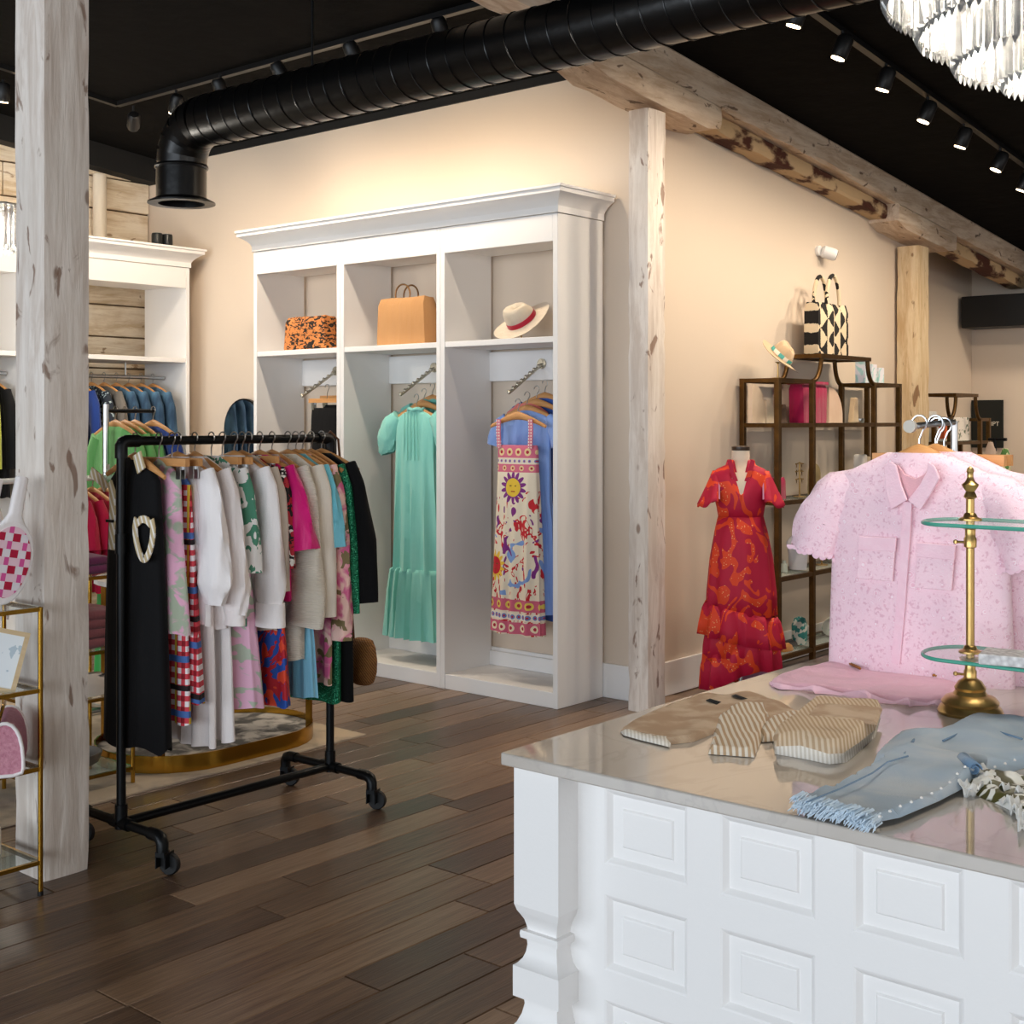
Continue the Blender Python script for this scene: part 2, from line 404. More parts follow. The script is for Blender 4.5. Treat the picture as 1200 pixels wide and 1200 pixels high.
# ------------------------------------------------------------ track lighting
ORD = ['first', 'second', 'third', 'fourth', 'fifth', 'sixth', 'seventh', 'eighth']
LAMPON = mat('lamp_glow', '#ffe2b4', .5, emit=14)
def track(p0, p1, label):
    d = Vector(p1)-Vector(p0)
    t = thing('lighting_track', label, 'light track', tuple(p0))
    MB().box(-.02, .02, 0, d.length, -.03, 0).build('rail', BLACKP, t, rot=d.to_track_quat('Y', 'Z').to_euler())
    return t
def spot(p, aim, label, on=True, energy=26, group=None):
    """can head on a short stem; p is the lens"""
    t = thing('track_spotlight', label, 'spotlight', tuple(p), 0, group)
    d = (Vector(aim)-Vector(p)).normalized(); q = d.to_track_quat('-Z', 'Y').to_euler()
    MB().lathe([(.036, .0), (.042, .012), (.042, .1), (.03, .118), (.001, .12)], 18).build('can', BLACKP, t, rot=q, smooth=40)
    MB().lathe([(.001, -.001), (.034, -.001), (.034, -.006), (.001, -.008)], 16).build('lens', LAMPON if on else BLACKP, t, rot=q)
    top = -d*.06; MB().tube([top, (top[0], top[1], max(.06, top.z+.02)), (top[0], top[1], ceilz(p[1])-.034-p[2])], .009, 8).build('stem', BLACKP, t)
    if on and energy:
        l = bpy.data.lights.new('spot_light', 'SPOT'); l.energy = energy; l.color = (1, .83, .64); l.spot_size = R(150); l.spot_blend = 1; l.shadow_soft_size = .06
        lo = bpy.data.objects.new('spot_light', l); COL.objects.link(lo); lo.location = tuple(Vector(p)+d*.02); lo.rotation_euler = q
    return t
tx = -2.98
track((tx, 4.2, ceilz(4.2)), (tx, 11.2, ceilz(11.2)), 'black lighting track running beside the chandelier along the sloping ceiling')
for i, (u, v) in enumerate([(930, 30), (982, 68), (1034, 105), (1082, 142), (1125, 172), (1167, 199), (1197, 223)]):
    p = onCeil(u, v, .17); aim = (p.x-.6, p.y-.1, 1.6)
    spot(p, aim if i % 2 == 0 else (p.x-.7, p.y-.3, 1.5), ORD[i]+' track spotlight from the duct, added out of view to brighten the far wall', energy=50, group='spotlights along the chandelier-side track')
for i, y in enumerate((9.9, 10.9)): spot((tx, y, ceilz(y)-.17), (tx-.4, y+.5, 1.2), ['eighth', 'ninth'][i]+' track spotlight from the duct, added out of view to brighten the far wall', True, 75, 'spotlights along the chandelier-side track')  # two extra spots past the frame edge, added to brighten the far wall
track((-7.55, 4.88, ceilz(4.88)), (-3.2, 4.88, ceilz(4.88)), 'black lighting track above the spiral duct')
ty = onCeil(98, 122, .02); 
track((-7.55, 4.88, ceilz(4.88)), (-7.55, 1.5, ceilz(1.5)), 'black lighting track crossing behind the knotty post')
for i, (u, v) in enumerate([(204, 132), (262, 115)]):
    p = onCeil(u, v, .17); spot(p, (p.x-.1, 5.9, 1.4) if i else (-8.2, 5.2, 1.6), ['lit spotlight next to the unlit one on the track above the duct', 'lit spotlight right above the elbow of the duct'][i], energy=75, group='lit spotlights above the duct')
p = onCeil(3, 119, .17); spot(p, (-8.2, 4.3, 1.5), 'lit black can spotlight left of the knotty post, above the board wall', energy=75)
p = onCeil(156, 150, .17); spot(p, (-8.6, 5.6, 2.5), 'unlit black can spotlight between the knotty post and the duct outlet', False)
for i, (x, a) in enumerate(((-5.85, -5.4), (-5.25, -5.2), (-4.6, -4.9))):
    spot((x, 4.88, ceilz(4.88)-.15), (a, 5.9, 1.5), ORD[i]+' spotlight from the elbow, half hidden behind the duct run', True, 38, 'spotlights behind the duct')
struct(Bx('trim_3', mat('soffit_black'), -8.55, -4.07, 5.885, 5.9, 3.50, 3.58))
# ============================================================ WHITE OPEN CLOSETS
ARMM = mat('aged_nickel', '#b9b2a2', .35, .8)
def closet(name, w, D, label, loc, rotz, floor_z=.085, shelf=(1.967, 2.0), top=2.51, th=.032, arm=None, back=True, cleat=True):
    t = thing(name, label, 'closet', loc, rotz)
    b = .003
    Bx('side_panel', WHITE, 0, th, 0, D, 0, 2.66, t, b); Bx('side_panel', WHITE, w-th, w, 0, D, 0, 2.66, t, b)
    Bx('top_panel', WHITE, th, w-th, .02, D, top+.02, top+.045, t); Bx('face_rail', WHITE, th, w-th, 0, .02, top, 2.66, t, b)
    Bx('plinth', WHITE, th, w-th, .004, .024, 0, floor_z, t, b); Bx('floor_board', WHITE, th, w-th, .0245, D, floor_z-.02, floor_z, t, b)
    Bx('shelf', WHITE, th, w-th, .004, D, shelf[0], shelf[1], t, b)
    if cleat:
        Bx('hanging_cleat', WHITE, th, w-th, D-.02, D, 1.78, 1.955, t, b)
        Bx('back_skirting', WHITE, th, w-th, D-.02, D, floor_z+.001, floor_z+.085, t, b)
    if arm is not None:
        p0 = Vector((arm, D-.02, 1.875)); p1 = Vector((arm, D-.32, 1.70)); mb = MB().tube([p0, p1], .009, 10)
        for i in range(8):
            q = p0.lerp(p1, (i+1)/8); mb.lathe([(.001, .02), (.009, .016), (.012, .006), (.009, -.004), (.001, -.006)], 10, (q.x, q.y, q.z))
        mb.build('waterfall_arm', ARMM, t, smooth=50)
        MB().tube([p0+Vector((0, .0, 0)), p0+Vector((0, -.012, 0))], .03, 18).build('arm_flange', ARMM, t)
    return t
YF = 5.467; YB = 5.878
xs = [onY(297, 500, YF).x, onY(398.5, 500, YF).x, onY(516, 500, YF).x, onY(653.5, 500, YF).x]
arms = [None]*3
lab = ['white open closet with a leopard bag on its shelf', 'white open closet with a tan tote bag on its shelf', 'white open closet with a red-banded hat on its shelf']
au = [onY(397, 432, YB).x, onY(512, 430, YB).x, onY(638, 432, YB).x]
for i in range(3): closet('open_closet', xs[i+1]-xs[i]-.002, YB-YF, lab[i], (xs[i]+.001, YF, 0), 0, arm=au[i]-xs[i])
def crown(name, x0, x1, z0, label, loc, rotz, D, ends=(1, 1), mt=None):
    """cove crown: profile swept along the front with mitred returns"""
    prof = [(0, 0), (.008, 0), (.008, .035), (.016, .05), (.032, .068), (.058, .088), (.078, .097), (.078, .118), (.088, .122), (.088, .135), (0, .135)]
    mb = MB(); path = []
    e0, e1 = ends
    rings = []
    for (px, py, nx, ny) in [(x0, D, -1, 0), (x0, 0, -1, -1), (x1, 0, 1, -1), (x1, D, 1, 0)]:
        rings.append([(px+nx*p*(e0 if px == x0 else e1), py+ny*p, z0+q) for p, q in prof])
    mb.loft(rings).build
    t = thing(name, label, 'moulding', loc, rotz)
    mb.build('crown_profile', WHITE, t, smooth=25)
    Bx('dust_cover', WHITE, x0, x1, .001, D-.002, z0+.118, z0+.132, t)
    return t
crown('crown_moulding', 0, xs[3]-xs[0], 2.662, 'white crown moulding along the top of the three open closets', (xs[0], YF, 0), 0, YB-YF)
XCF = -7.95
clab = ['white open closet against the board wall holding denim jackets', 'white open closet half hidden behind the knotty timber post']
closet('open_closet', 1.24, .52, clab[0], (XCF, 4.50, 0), R(90), cleat=False)
closet('open_closet', 1.24, .52, clab[1], (XCF, 3.255, 0), R(90), cleat=False)
crown('crown_moulding', 0, 2.485, 2.662, 'white crown moulding topping the closets against the board wall', (XCF, 3.255, 0), R(90), .52, (1, 1))
# small dark cans on top of the moulding
for i, u in enumerate((184, 196)):
    p = onX(u, 296, -8.1); tag(MB().lathe([(.0, 0), (.038, 0), (.04, .01), (.04, .1), (.036, .112), (.0, .112)], 16, cap=False).build('speaker_can', mat('dark_can', '#141819', .4), loc=(-8.1, p.y-.0, 2.798), smooth=40), ['small black cylinder on the closet top, next to the cream pipe', 'small black cylinder on the closet top, next to the wall corner'][i], 'speaker', 'black cylinders on the closet top')

# ============================================================ COUNTER
CT = .92; CTH = .024; CX0, CX1, CY0, CY1 = -1.609, .95, 1.867, 3.42
def marble(c):
    n = c.noise(1.0, None, 5, 1.0, .5); v = c.smooth((n-.5).abs(), .02, 0.0); w = c.smooth((c.noise(2.9, (1, .5, 1), 5, 2.2)-.48).abs(), .02, 0.0)
    q = c.mix(c.noise(2.5, None, 4)*.7, '#c3bbb2', '#aea59b'); q = c.mix(v*.22, q, '#8d8782'); return c.mix(w*.12, q, '#77716d')
MARB = mat('polished_marble', '#c9c2ba', .04, fn=marble, spec=1.0, ior=1.75)
tag(Bx('countertop', MARB, CX0, CX1, CY0, CY1, CT-CTH, CT, bevel=.003), 'polished pale marble countertop with grey veins on the white counter', 'countertop')
cab = thing('display_counter', 'white panelled display counter with a carved corner leg', 'counter', (CX0+.02, CY0+.02, 0))
def ctr(x, y, z=0): return (x-CX0-.02, y-CY0-.02, z)
base_top = CT-CTH-.001
o = MB().box(.08, CX1-CX0-.1, .1, CY1-CY0-.1, 0, base_top)
o.build('carcass', WHITE, cab)
# carved square leg
hw = .0535
prof = [(1, base_top), (1, .63), (.985, .628), (.93, .618), (.84, .610), (.74, .600), (.68, .588), (.66, .581), (.84, .580), (.86, .574), (.84, .566), (.68, .564), (.66, .552), (.70, .538), (.78, .527), (.90, .519), (.99, .515), (1.03, .514), (1.03, .456), (.75, .449), (.73, .44), (.80, .422), (.93, .406), (1.02, .400), (1.02, .16), (.98, .155), (.86, .13), (.80, .11), (.92, .10), (1.05, .095), (1.05, .0)]
for x, y in ((CX0+.014+hw, CY0+.023+hw), (CX1-.08, CY0+.023+hw), (CX0+.014+hw, CY1-.1)):
    MB().lathe([(r*hw*math.sqrt(2), z) for r, z in prof], 4, ctr(x, y), R(45)).build('carved_leg', WHITE, cab, smooth=20)
# stiles, rails and raised panels of the front
PY = 1.95; P0 = -1.426; PITCH = .247; PWD = .180
rows = [(.728, .868), (.531, .671), (.336, .476), (.141, .281)]
pan = MB()
# field panel: bevelled sticking, flat, raised centre with bevel
def panel_mesh(w, h):
    a, b, c = .012, .034, .037
    R0 = [(0, 0, 0), (w, 0, 0), (w, 0, h), (0, 0, h)]
    def rect(i, y): return [(i, y, i), (w-i, y, i), (w-i, y, h-i), (i, y, h-i)]
    return MB().loft([rect(0, 0), rect(.004, .002), rect(a, .011), rect(b, .011), rect(c, .007), rect(c+.002, .0065)], False, True).mesh('raised_panel', WHITE, recalc=False)
rp = panel_mesh(PWD, .14)
ncol = 9
ox, oy = CX0+.02, CY0+.02
for ci in range(ncol):
    x0 = P0+ci*PITCH
    for (z0, z1) in rows: inst(rp, 'raised_panel', cab, (x0-ox, PY-oy, z0))
for ci in range(ncol+1):
    a = P0+ci*PITCH-(PITCH-PWD) if ci else CX0+.08
    b = P0+ci*PITCH if ci < ncol else CX1-.06
    Bx('stile', WHITE, a-ox, b-ox, PY-oy, PY-oy+.02, 0, base_top, cab)
for ci in range(ncol):
    x0 = P0+ci*PITCH; zz = [0]+[q for r in rows[::-1] for q in r]+[base_top]
    for k in range(0, len(zz), 2): Bx('rail', WHITE, x0-ox, x0+PWD-ox, PY-oy, PY-oy+.02, zz[k], zz[k+1], cab)

# ============================================================ PIPE CLOTHES RACK
RX, RY0, RY1, RZ = -4.0, 2.6, 3.575, 1.475
rack = thing('clothes_rack', 'black iron pipe clothes rack on swivel casters, packed with clothes', 'clothes rack', (RX, (RY0+RY1)/2, 0))
rl = lambda x, y, z: (x-RX, y-(RY0+RY1)/2, z)
pr = .0165
def fitting(mb, p, q, r=.022, n=14): mb.tube([p, q], r, n)
for y in (RY0, RY1):
    MB().cyl(rl(RX, y, .15), rl(RX, y, RZ), pr, 14).build('upright', BLACKM, rack, smooth=50)
    mb = MB(); fitting(mb, rl(RX, y, .115), rl(RX, y, .20)); fitting(mb, rl(RX-.05, y, .135), rl(RX+.05, y, .135))
    mb.build('pipe_tee', BLACKM, rack, smooth=50)
    MB().tube([rl(RX, y, 1.08), rl(RX, y, 1.15)], .021, 14).build('pipe_collar', BLACKM, rack, smooth=50)
    MB().cyl(rl(RX-.24, y, .135), rl(RX+.20, y, .135), pr, 14).build('foot_pipe', BLACKM, rack, smooth=50)
    s = -1 if y == RY0 else 1
    el = [rl(RX, y, RZ-.06), rl(RX, y, RZ-.015), rl(RX, y-s*.006, RZ-.005), rl(RX, y-s*.02, RZ), rl(RX, y-s*.07, RZ)]
    MB().tube(el, .0225, 14).build('corner_elbow', BLACKM, rack, smooth=50)
    for sx, xx in ((-1, RX-.26), (1, RX+.225)):
        e = [rl(xx-sx*.05, y, .135), rl(xx-sx*.01, y, .135), rl(xx+sx*.012, y, .128), rl(xx+sx*.02, y, .112), rl(xx+sx*.02, y, .085)]
        MB().tube(e, .0215, 12).build('end_elbow', BLACKM, rack, smooth=50)
        k = thing if False else None
        cw = MB().lathe([(.012, -.0125), (.033, -.0125), (.037, -.008), (.037, .008), (.033, .0125), (.012, .0125)], 24)
        yy = y+(.03 if y == RY0 else .03)
        wo = cw.build('caster_wheel', mat('rubber_black', '#0b0b0c', .55), rack, rl(xx+sx*.02, yy, .037), (R(90), 0, R(25)), smooth=40)
        MB().box(-.017, .017, -.018, .018, .07, .088).box(-.019, -.015, -.015, .045, .03, .08).box(.015, .019, -.015, .045, .03, .08).build('caster_fork', BLACKM, rack, rl(xx+sx*.02, y, 0), (0, 0, R(-65)+R(90)))
MB().cyl(rl(RX, RY0, .135), rl(RX, RY1, .135), pr, 14).build('lower_rail', BLACKM, rack, smooth=50)
MB().cyl(rl(RX, RY0, RZ), rl(RX, RY1, RZ), pr, 14).build('hanging_rail', BLACKM, rack, smooth=50)

# ============================================================ BRONZE ETAGERES
def etagere(name, label, loc, rotz, ys, depth, zs, ztop, legw=.032, mt=BRONZE, glass=True):
    """local x runs along the wall, y towards the wall; ys = four leg positions, pagoda centre"""
    t = thing(name, label, 'shelf', loc, rotz)
    h = legw/2; zsd = zs[-1]
    for i, x in enumerate(ys):
        for y in (0, depth):
            Bx('leg', mt, x-h, x+h, y-h, y+h, 0, zsd, t, .002)
    for z in zs:
        for y in (0, depth):
            for a, b in ((ys[0], ys[1]), (ys[1], ys[2]), (ys[2], ys[3])):
                if z == zs[-1] and (a, b) == (ys[1], ys[2]): continue
                Bx('shelf_rail', mt, a+h, b-h, y-h*.8, y+h*.8, z-.026, z, t)
        for x in ys: Bx('shelf_bracket', mt, x-h*.8, x+h*.8, h, depth-h, z-.025, z-.001, t)
        for a, b in ((ys[0], ys[1]), (ys[1], ys[2]), (ys[2], ys[3])):
            if z == zs[-1] and (a, b) == (ys[1], ys[2]): continue
            Bx('glass_shelf', GLASS, a+h*.8, b-h*.8, h*.8, depth-h*.8, z-.008, z, t)
    xi0, xi1 = ys[1]+.12, ys[2]-.10
    for y in (0, depth):
        for xa, xb in ((ys[1], xi0), (ys[2], xi1)):
            pts = []
            for k in range(13):
                q = k/12; pts.append((xa+(xb-xa)*(math.sin(q*math.pi/2)**1.0), y, zsd-.01+(ztop-zsd)*(1-math.cos(q*math.pi/2))))
            MB().tube(pts, h*.95, 8).build('curved_support', mt, t, smooth=60)
        Bx('top_rail', mt, xi0-.03, xi1+.03, y-h*.9, y+h*.9, ztop-.026, ztop, t)
    for x in (xi0-.012, xi1+.012): Bx('top_rail', mt, x-h, x+h, h, depth-h, ztop-.026, ztop, t)
    Bx('top_shelf', mt, xi0, xi1, h, depth-h, ztop-.014, ztop-.002, t)
    return t
EX = -3.79; ED = .235
EY = [6.92, 7.36, 8.24, 8.64]
EZ = [.14, .61, 1.065, 1.53, 1.80]
et1 = etagere('display_etagere', 'bronze stepped-top etagere of glass shelves behind the red dress mannequin', (EX, EY[0], 0), R(90), [y-EY[0] for y in EY], ED, EZ, 1.965)
etagere('display_etagere', 'bronze etagere beyond the bare timber post, beside the black poster', (-3.94, 9.62, 0), R(90), [0, .31, .94, 1.13], ED, [.14, .55, .95, 1.38, 1.565], 1.76)

# ============================================================ GOLD SHELF AT THE KNOTTY POST
gs = thing('gold_etagere', 'thin gold-framed glass shelf unit holding rackets and a pink bag', 'shelf', (-3.913, 2.243, 0))
GL = [.115, .42, .675, .94]
gx, gy = .36, .62
for x in (0, -gx):
    for y in (0, -gy):
        MB().cyl((x, y, .012), (x, y, GL[-1]), .0085, 10).build('leg', GOLD, gs, smooth=50)
        MB().cyl((x, y, 0), (x, y, .014), .0095, 10).build('rubber_foot', BLACKP, gs, smooth=50)
for z in GL:
    for y in (0, -gy): Bx('frame_rail', GOLD, -gx, 0, y-.006, y+.006, z-.014, z, gs)
    for x in (0, -gx): Bx('frame_rail', GOLD, x-.006, x+.006, -gy, 0, z-.014, z, gs)
    Bx('glass_shelf', GLASS, -gx+.004, -.004, -gy+.004, -.004, z-.004, z+.003, gs)

# ============================================================ CHANDELIERS
CRY = mat('crystal', '#ffffff', 0.04, trans=.88, ior=1.5, spec=.8)
BULB = mat('bulb_glow', '#fff6e6', .5, emit=45)
def chandelier(name, label, loc, tiers, zc, light, n0=.024, col=(1, .93, .82)):
    t = thing(name, label, 'chandelier', loc)
    ln = .23; pr_ = MB().lathe([(.0095, 0), (.0115, -.012), (.0115, -ln+.02), (.001, -ln)], 3, cap=True).mesh('crystal_prism', CRY)
    for i, (r, zb) in enumerate(tiers):
        n = int(2*math.pi*r/n0)
        mb = MB().tube([(r*math.cos(2*math.pi*k/40), r*math.sin(2*math.pi*k/40), zb+ln+.006) for k in range(40)], .006, 8, closed=True); mb.build('tier_ring', CHROME, t, smooth=60)
        for k in range(n):
            a = 2*math.pi*k/n; inst(pr_, 'crystal_prism', t, (r*math.cos(a), r*math.sin(a), zb+ln), (0, 0, a+rnd.uniform(-.25, .25)))
    r0, z0 = tiers[0]
    mb = MB()
    for k in range(3):
        a = k*math.pi/3; mb.tube([(r0*math.cos(a), r0*math.sin(a), z0+ln+.01), (-r0*math.cos(a), -r0*math.sin(a), z0+ln+.01)], .006, 8)
    mb.cyl((0, 0, tiers[-1][1]+ln), (0, 0, zc-loc[2]), .012, 12); mb.build('frame', CHROME, t, smooth=60)
    for i, (r, zb) in enumerate(tiers):
        n = max(3, int(r*44))
        for k in range(n):
            a = 2*math.pi*(k+.5)/n; MB().lathe([(.001, .15), (.012, .13), (.019, .07), (.016, .03), (.010, 0)], 10, (r*.86*math.cos(a), r*.86*math.sin(a), zb+.045)).build('candle_bulb', BULB, t, smooth=60)
    l = bpy.data.lights.new('chandelier_light', 'POINT'); l.energy = light; l.color = col; l.shadow_soft_size = .15
    lo = bpy.data.objects.new('chandelier_light', l); COL.objects.link(lo); lo.location = (loc[0], loc[1], loc[2]-.15)
    return t
cp = atD(1267, 300, 2.8)
chandelier('crystal_chandelier', 'large tiered crystal chandelier hanging over the marble counter', (cp.x, cp.y, 2.27), [(.405, .19), (.336, .115), (.258, .045), (.158, 0)], ceilz(cp.y), 18)
q = onX(-14, 292, -6.9)
chandelier('crystal_chandelier', 'crystal chandelier glowing left of the knotty post by the board wall', (q.x, q.y, q.z), [(.2, .0), (.13, -.02)], ceilz(q.y), 40, .03)
# ============================================================ CLOTHES
from mathutils import noise as mnoise
def lerp(a, b, t): return a+(b-a)*t
def prof_at(spec, z):
    for a, b in zip(spec, spec[1:]):
        if a[0] >= z >= b[0]:
            t = (a[0]-z)/max(1e-6, a[0]-b[0]); return [lerp(p, q, t) for p, q in zip(a, b)]
    return list(spec[-1])
def cloth_body(spec, n=64, m=40, nf=9, seed=0, cx=lambda z: 0, drop=None, hemamp=0, double=None):
    """hanging cloth tube. spec rows: (z, half width, half thickness, fold depth) from the top down"""
    q = random.Random(seed); ph = q.random()*6; ph2 = q.random()*6; k2 = q.uniform(.5, .8)
    zs = sorted(set([s[0] for s in spec]+[lerp(spec[0][0], spec[-1][0], i/m) for i in range(m+1)]), reverse=True)
    rings = []
    for z in zs:
        _, w, h, a = prof_at(spec, z); t = (spec[0][0]-z)/(spec[0][0]-spec[-1][0]); ring = []
        for k in range(n):
            th = 2*math.pi*k/n; c, s = math.cos(th), math.sin(th)
            x = w*math.copysign(abs(c)**.85, c); y = h*math.copysign(abs(s)**.75, s)
            f = math.sin(nf*x/max(.05, w)*1.55+ph+.9*math.sin(z*3+ph2))*.65+math.sin(nf*k2*x/max(.05, w)*2.9+ph2)*.35
            y += a*f*(1 if s > -.2 else .7); x += a*.35*math.cos(nf*th+ph)
            zz = z+(hemamp*math.sin(5*th+ph)*t if t > .9 else 0)
            if drop: zz += drop(x, y)*max(0, (t-.5)*2)
            ring.append((x+cx(z), y, zz))
        rings.append(ring)
    return MB().loft(rings, True, False)
def sleeve_mesh(path, rad, n=20, nf=5, amp=.004, flat=.6, seed=0, m=18, cap=False, hem=0):
    """path of (x, z) points in the garment plane, rad the matching half widths"""
    q = random.Random(seed); ph = q.random()*6; rings = []; N = len(path)-1
    for i in range(m+1):
        t = i/m*N; j = min(N-1, int(t)); f = t-j; f = f*f*(3-2*f)*.5+f*.5
        x, z = lerp(path[j][0], path[j+1][0], f), lerp(path[j][1], path[j+1][1], f); r = lerp(rad[j], rad[j+1], f)
        dx, dz = path[j+1][0]-path[j][0], path[j+1][1]-path[j][1]; L = math.hypot(dx, dz); tx, tz = dx/L, dz/L
        sx, sz = -tz, tx; ring = []
        for k in range(n):
            th = 2*math.pi*k/n; c, s = math.cos(th), math.sin(th)
            e = 1+amp/max(r, .01)*math.sin(nf*th+ph+3*t)*min(1, i/m*2)
            hz = hem*math.sin(9*th+ph) if i >= m-1 else 0
            ring.append((x+sx*c*r*e+tx*hz, s*r*flat*e, z+sz*c*r*e+tz*hz))
        rings.append(ring)
    return MB().loft(rings, True, cap)
# wooden hangers
def hook_pts(top=.0):
    pts = [(0, 0, -.085), (0, 0, -.045)]
    for i in range(11):
        a = R(-60+i*24); pts.append((.019*math.cos(a)*1.0-.0, 0, -.006+.019*math.sin(a)))
    return pts
HOOK = MB().tube(hook_pts(), .0026, 6).mesh('hook', CHROME, 60)
def hbar(n=13):
    pts = []; rr = []
    for i in range(n):
        s = -1+2*i/(n-1); pts.append((s*.2, 0, -.075-.062*abs(s)**1.35-.004)); rr.append(.024-.015*abs(s)**.7)
    return MB().tube(pts, rr, 10, flat=.62)
HBAR = hbar().mesh('shoulder_bar', HWOOD, 60)
CBAR = MB().box(-.17, .17, -.009, .009, -.105, -.078).mesh('clamp_bar', HWOOD)
CLIP = MB().box(-.012, .012, -.012, -.008, -.045, .0).box(-.012, .012, .008, .012, -.045, 0).box(-.004, .004, -.008, .008, -.012, .0).mesh('clip', CHROME)
def hanger(loc, label, rotz=0, group=None, clamp=False, tilt=0):
    t = thing('clamp_hanger' if clamp else 'wooden_hanger', label, 'hanger', loc, rotz, group)
    if clamp:
        inst(CBAR, 'clamp_bar', t); inst(CLIP, 'clip', t, (-.13, 0, -.105)); inst(CLIP, 'clip', t, (.13, 0, -.105))
    else: inst(HBAR, 'shoulder_bar', t)
    inst(HOOK, 'hook', t, (0, 0, .0))
    return t
def top_spec(w, L, h=.024, fold=.011, hem=None, neck=.07, flare=1.0):
    hem = hem or w*flare
    return [(0, neck, .014, 0), (-.022, w*.62, .02, 0), (-.05, w*.92, .02, .001), (-.085, w, .022, .002), (-.22, w*.97, h, fold*.5), (-L*.6-.05, lerp(w, hem, .5), h, fold), (-L, hem, h*1.15, fold*1.5)]
def garment(name, label, cat, loc, mt, spec, sleeves=None, group=None, rotz=0, nf=9, seed=0, hemamp=.004, smt=None, extra=None, sides=(1, -1), drop=None, n=64):
    t = thing(name, label, cat, loc, rotz, group)
    cloth_body(spec, nf=nf, seed=seed, hemamp=hemamp, drop=drop, n=n).build('body', mt, t, smooth=60)
    if sleeves:
        for s in sides:
            p = [(s*x, z) for x, z in sleeves['path']]
            o = sleeve_mesh(p, sleeves['rad'], amp=sleeves.get('amp', .004), nf=sleeves.get('nf', 5), seed=seed+s, flat=sleeves.get('flat', .6), cap=sleeves.get('cap', False), hem=sleeves.get('hem', 0)).build('sleeve', smt or mt, t, smooth=60)
            if sleeves.get('cuff'):
                (x, z), r, L = p[-1], sleeves['cuff'][0], sleeves['cuff'][1]
                sleeve_mesh([(x, z+.012), (x, z-L*.5), (x, z-L)], [r, r*1.02, r*1.08], amp=.001, seed=seed).build('cuff', sleeves.get('cmat', smt or mt), o, smooth=60)
    if extra: extra(t)
    return t
# ---- fabrics
F_BLACK = fab('black_cloth', '#060608', '#0b0b0e', sheen=.02); F_BLACK2 = fab('black_velvet', '#050506', '#09090b', .95, sheen=.02)
F_CREAM = fab('cream_cloth', '#f0e7da', '#e5dac9'); F_WHITE = fab('white_blouse_cloth', '#f6f1f0', '#ece5e3'); F_WHITE2 = fab('soft_white_cloth', '#f1e9e6', '#e5dad6')
F_KNIT = mat('cream_knit', '#ded2bf', .9, fn=lambda c: c.mix(c.noise(20), '#efe6d7', '#e0d4c0'), bump=lambda c: c.wave(60, 'Z', 1.5, 3), bdist=.002, sheen=.3)
F_BEIGE = fab('beige_cloth', '#cdbfb0', '#b9aa99'); F_PINKS = fab('pink_satin', '#e0187d', '#c51268', .35); F_TURQ = fab('turquoise_satin', '#5cb6cb', '#7fcbd9', .4)
F_SKY = fab('sky_pleated_cloth', '#8fcbe4', '#6db3d2', .6); F_MINT = fab('mint_crepe', '#7cc9bd', '#93d6ca', .8); F_MINT2 = fab('mint_crepe_dark', '#63b5a9', '#7cc9bd', .8)
F_BLUE = fab('cornflower_cloth', '#86a6e0', '#6c8dcf'); F_BLUE2 = fab('royal_blue_cloth', '#3b63b5', '#2b4d9a'); F_RED = fab('crimson_cloth', '#c4123f', '#a50c33')
F_GREEN = fab('leaf_green_cloth', '#6fae62', '#5c9b52'); F_GREEN2 = fab('bright_green_cloth', '#2f9a44', '#237c36'); F_YEL = fab('yellow_green_cloth', '#c6cf4a', '#aab637'); F_NAVY = fab('navy_cloth', '#1d3c86', '#16306d')
F_PLUM = fab('plum_knit', '#8b3d6f', '#6f2b58'); F_MAUVE = fab('mauve_knit', '#a4656b', '#8a5057'); F_GREY = fab('grey_cloth', '#75706a', '#5c5853'); F_DPINK = fab('blush_cloth', '#e7b5bd', '#d9a2ac')
def denimfn(c): return c.mix(c.smooth(c.noise(9, (1, 1, .3), 4), .35, .7), '#1f3a55', '#5d86a5')
F_DENIM = mat('denim', '#2e4f6d', .8, fn=denimfn, bump=lambda c: c.wave(160, 'DIAGONAL'), bdist=.0005)
F_DARKPRINT = mat('dark_leafy_print', '#26323a', .8, fn=lambda c: c.mix(c.noise(24, None, 3, 1).gt(.54), '#1b2430', '#9fb0b4'))
F_TIE = mat('pink_green_tie_dye', '#dba6bd', .8, fn=lambda c: c.mix(c.smooth(c.noise(13, None, 3, 1.2), .46, .56), '#e3aac3', '#a9b39d'), bump=lambda c: c.noise(220), bdist=.0006)
F_TIE2 = mat('pink_sage_swirl_print', '#dba6bd', .8, fn=lambda c: c.mix(c.smooth(c.noise(8.5, (1, 1, 1.6), 2, 1.5), .5, .54), '#e7b4cd', '#b3bdab'), bump=lambda c: c.noise(220), bdist=.0006)
F_WGREEN = mat('white_green_leaf_print', '#dfe3dc', .8, fn=lambda c: c.mix(c.noise(15, None, 2, 1).gt(.54), '#e9e6e2', '#4c8a70'))
F_BLURED = mat('blue_red_bold_print', '#2a4ea0', .7, fn=lambda c: c.mix(c.noise(13, None, 1, 1).gt(.56), c.mix(c.noise(10, (1, 1, .7), 2, 1.8).gt(.5), '#2450a8', '#b81f2c'), '#e2492c'))
F_REDBLK = mat('red_black_print', '#7e1a22', .7, fn=lambda c: c.mix(c.noise(32, None, 2, 1).gt(.53), c.mix(c.noise(20, None, 1).gt(.55), '#b3202f', '#f0ece4'), '#15110f'))
F_FLORAL = mat('pink_floral_print', '#d88aa2', .7, fn=lambda c: c.mix(c.noise(17, None, 2, .8).gt(.56), c.mix(c.smooth(c.noise(9, None, 3, 1.2), .42, .6), '#e9c0b2', '#cf5c8a'), '#7a6a45'))
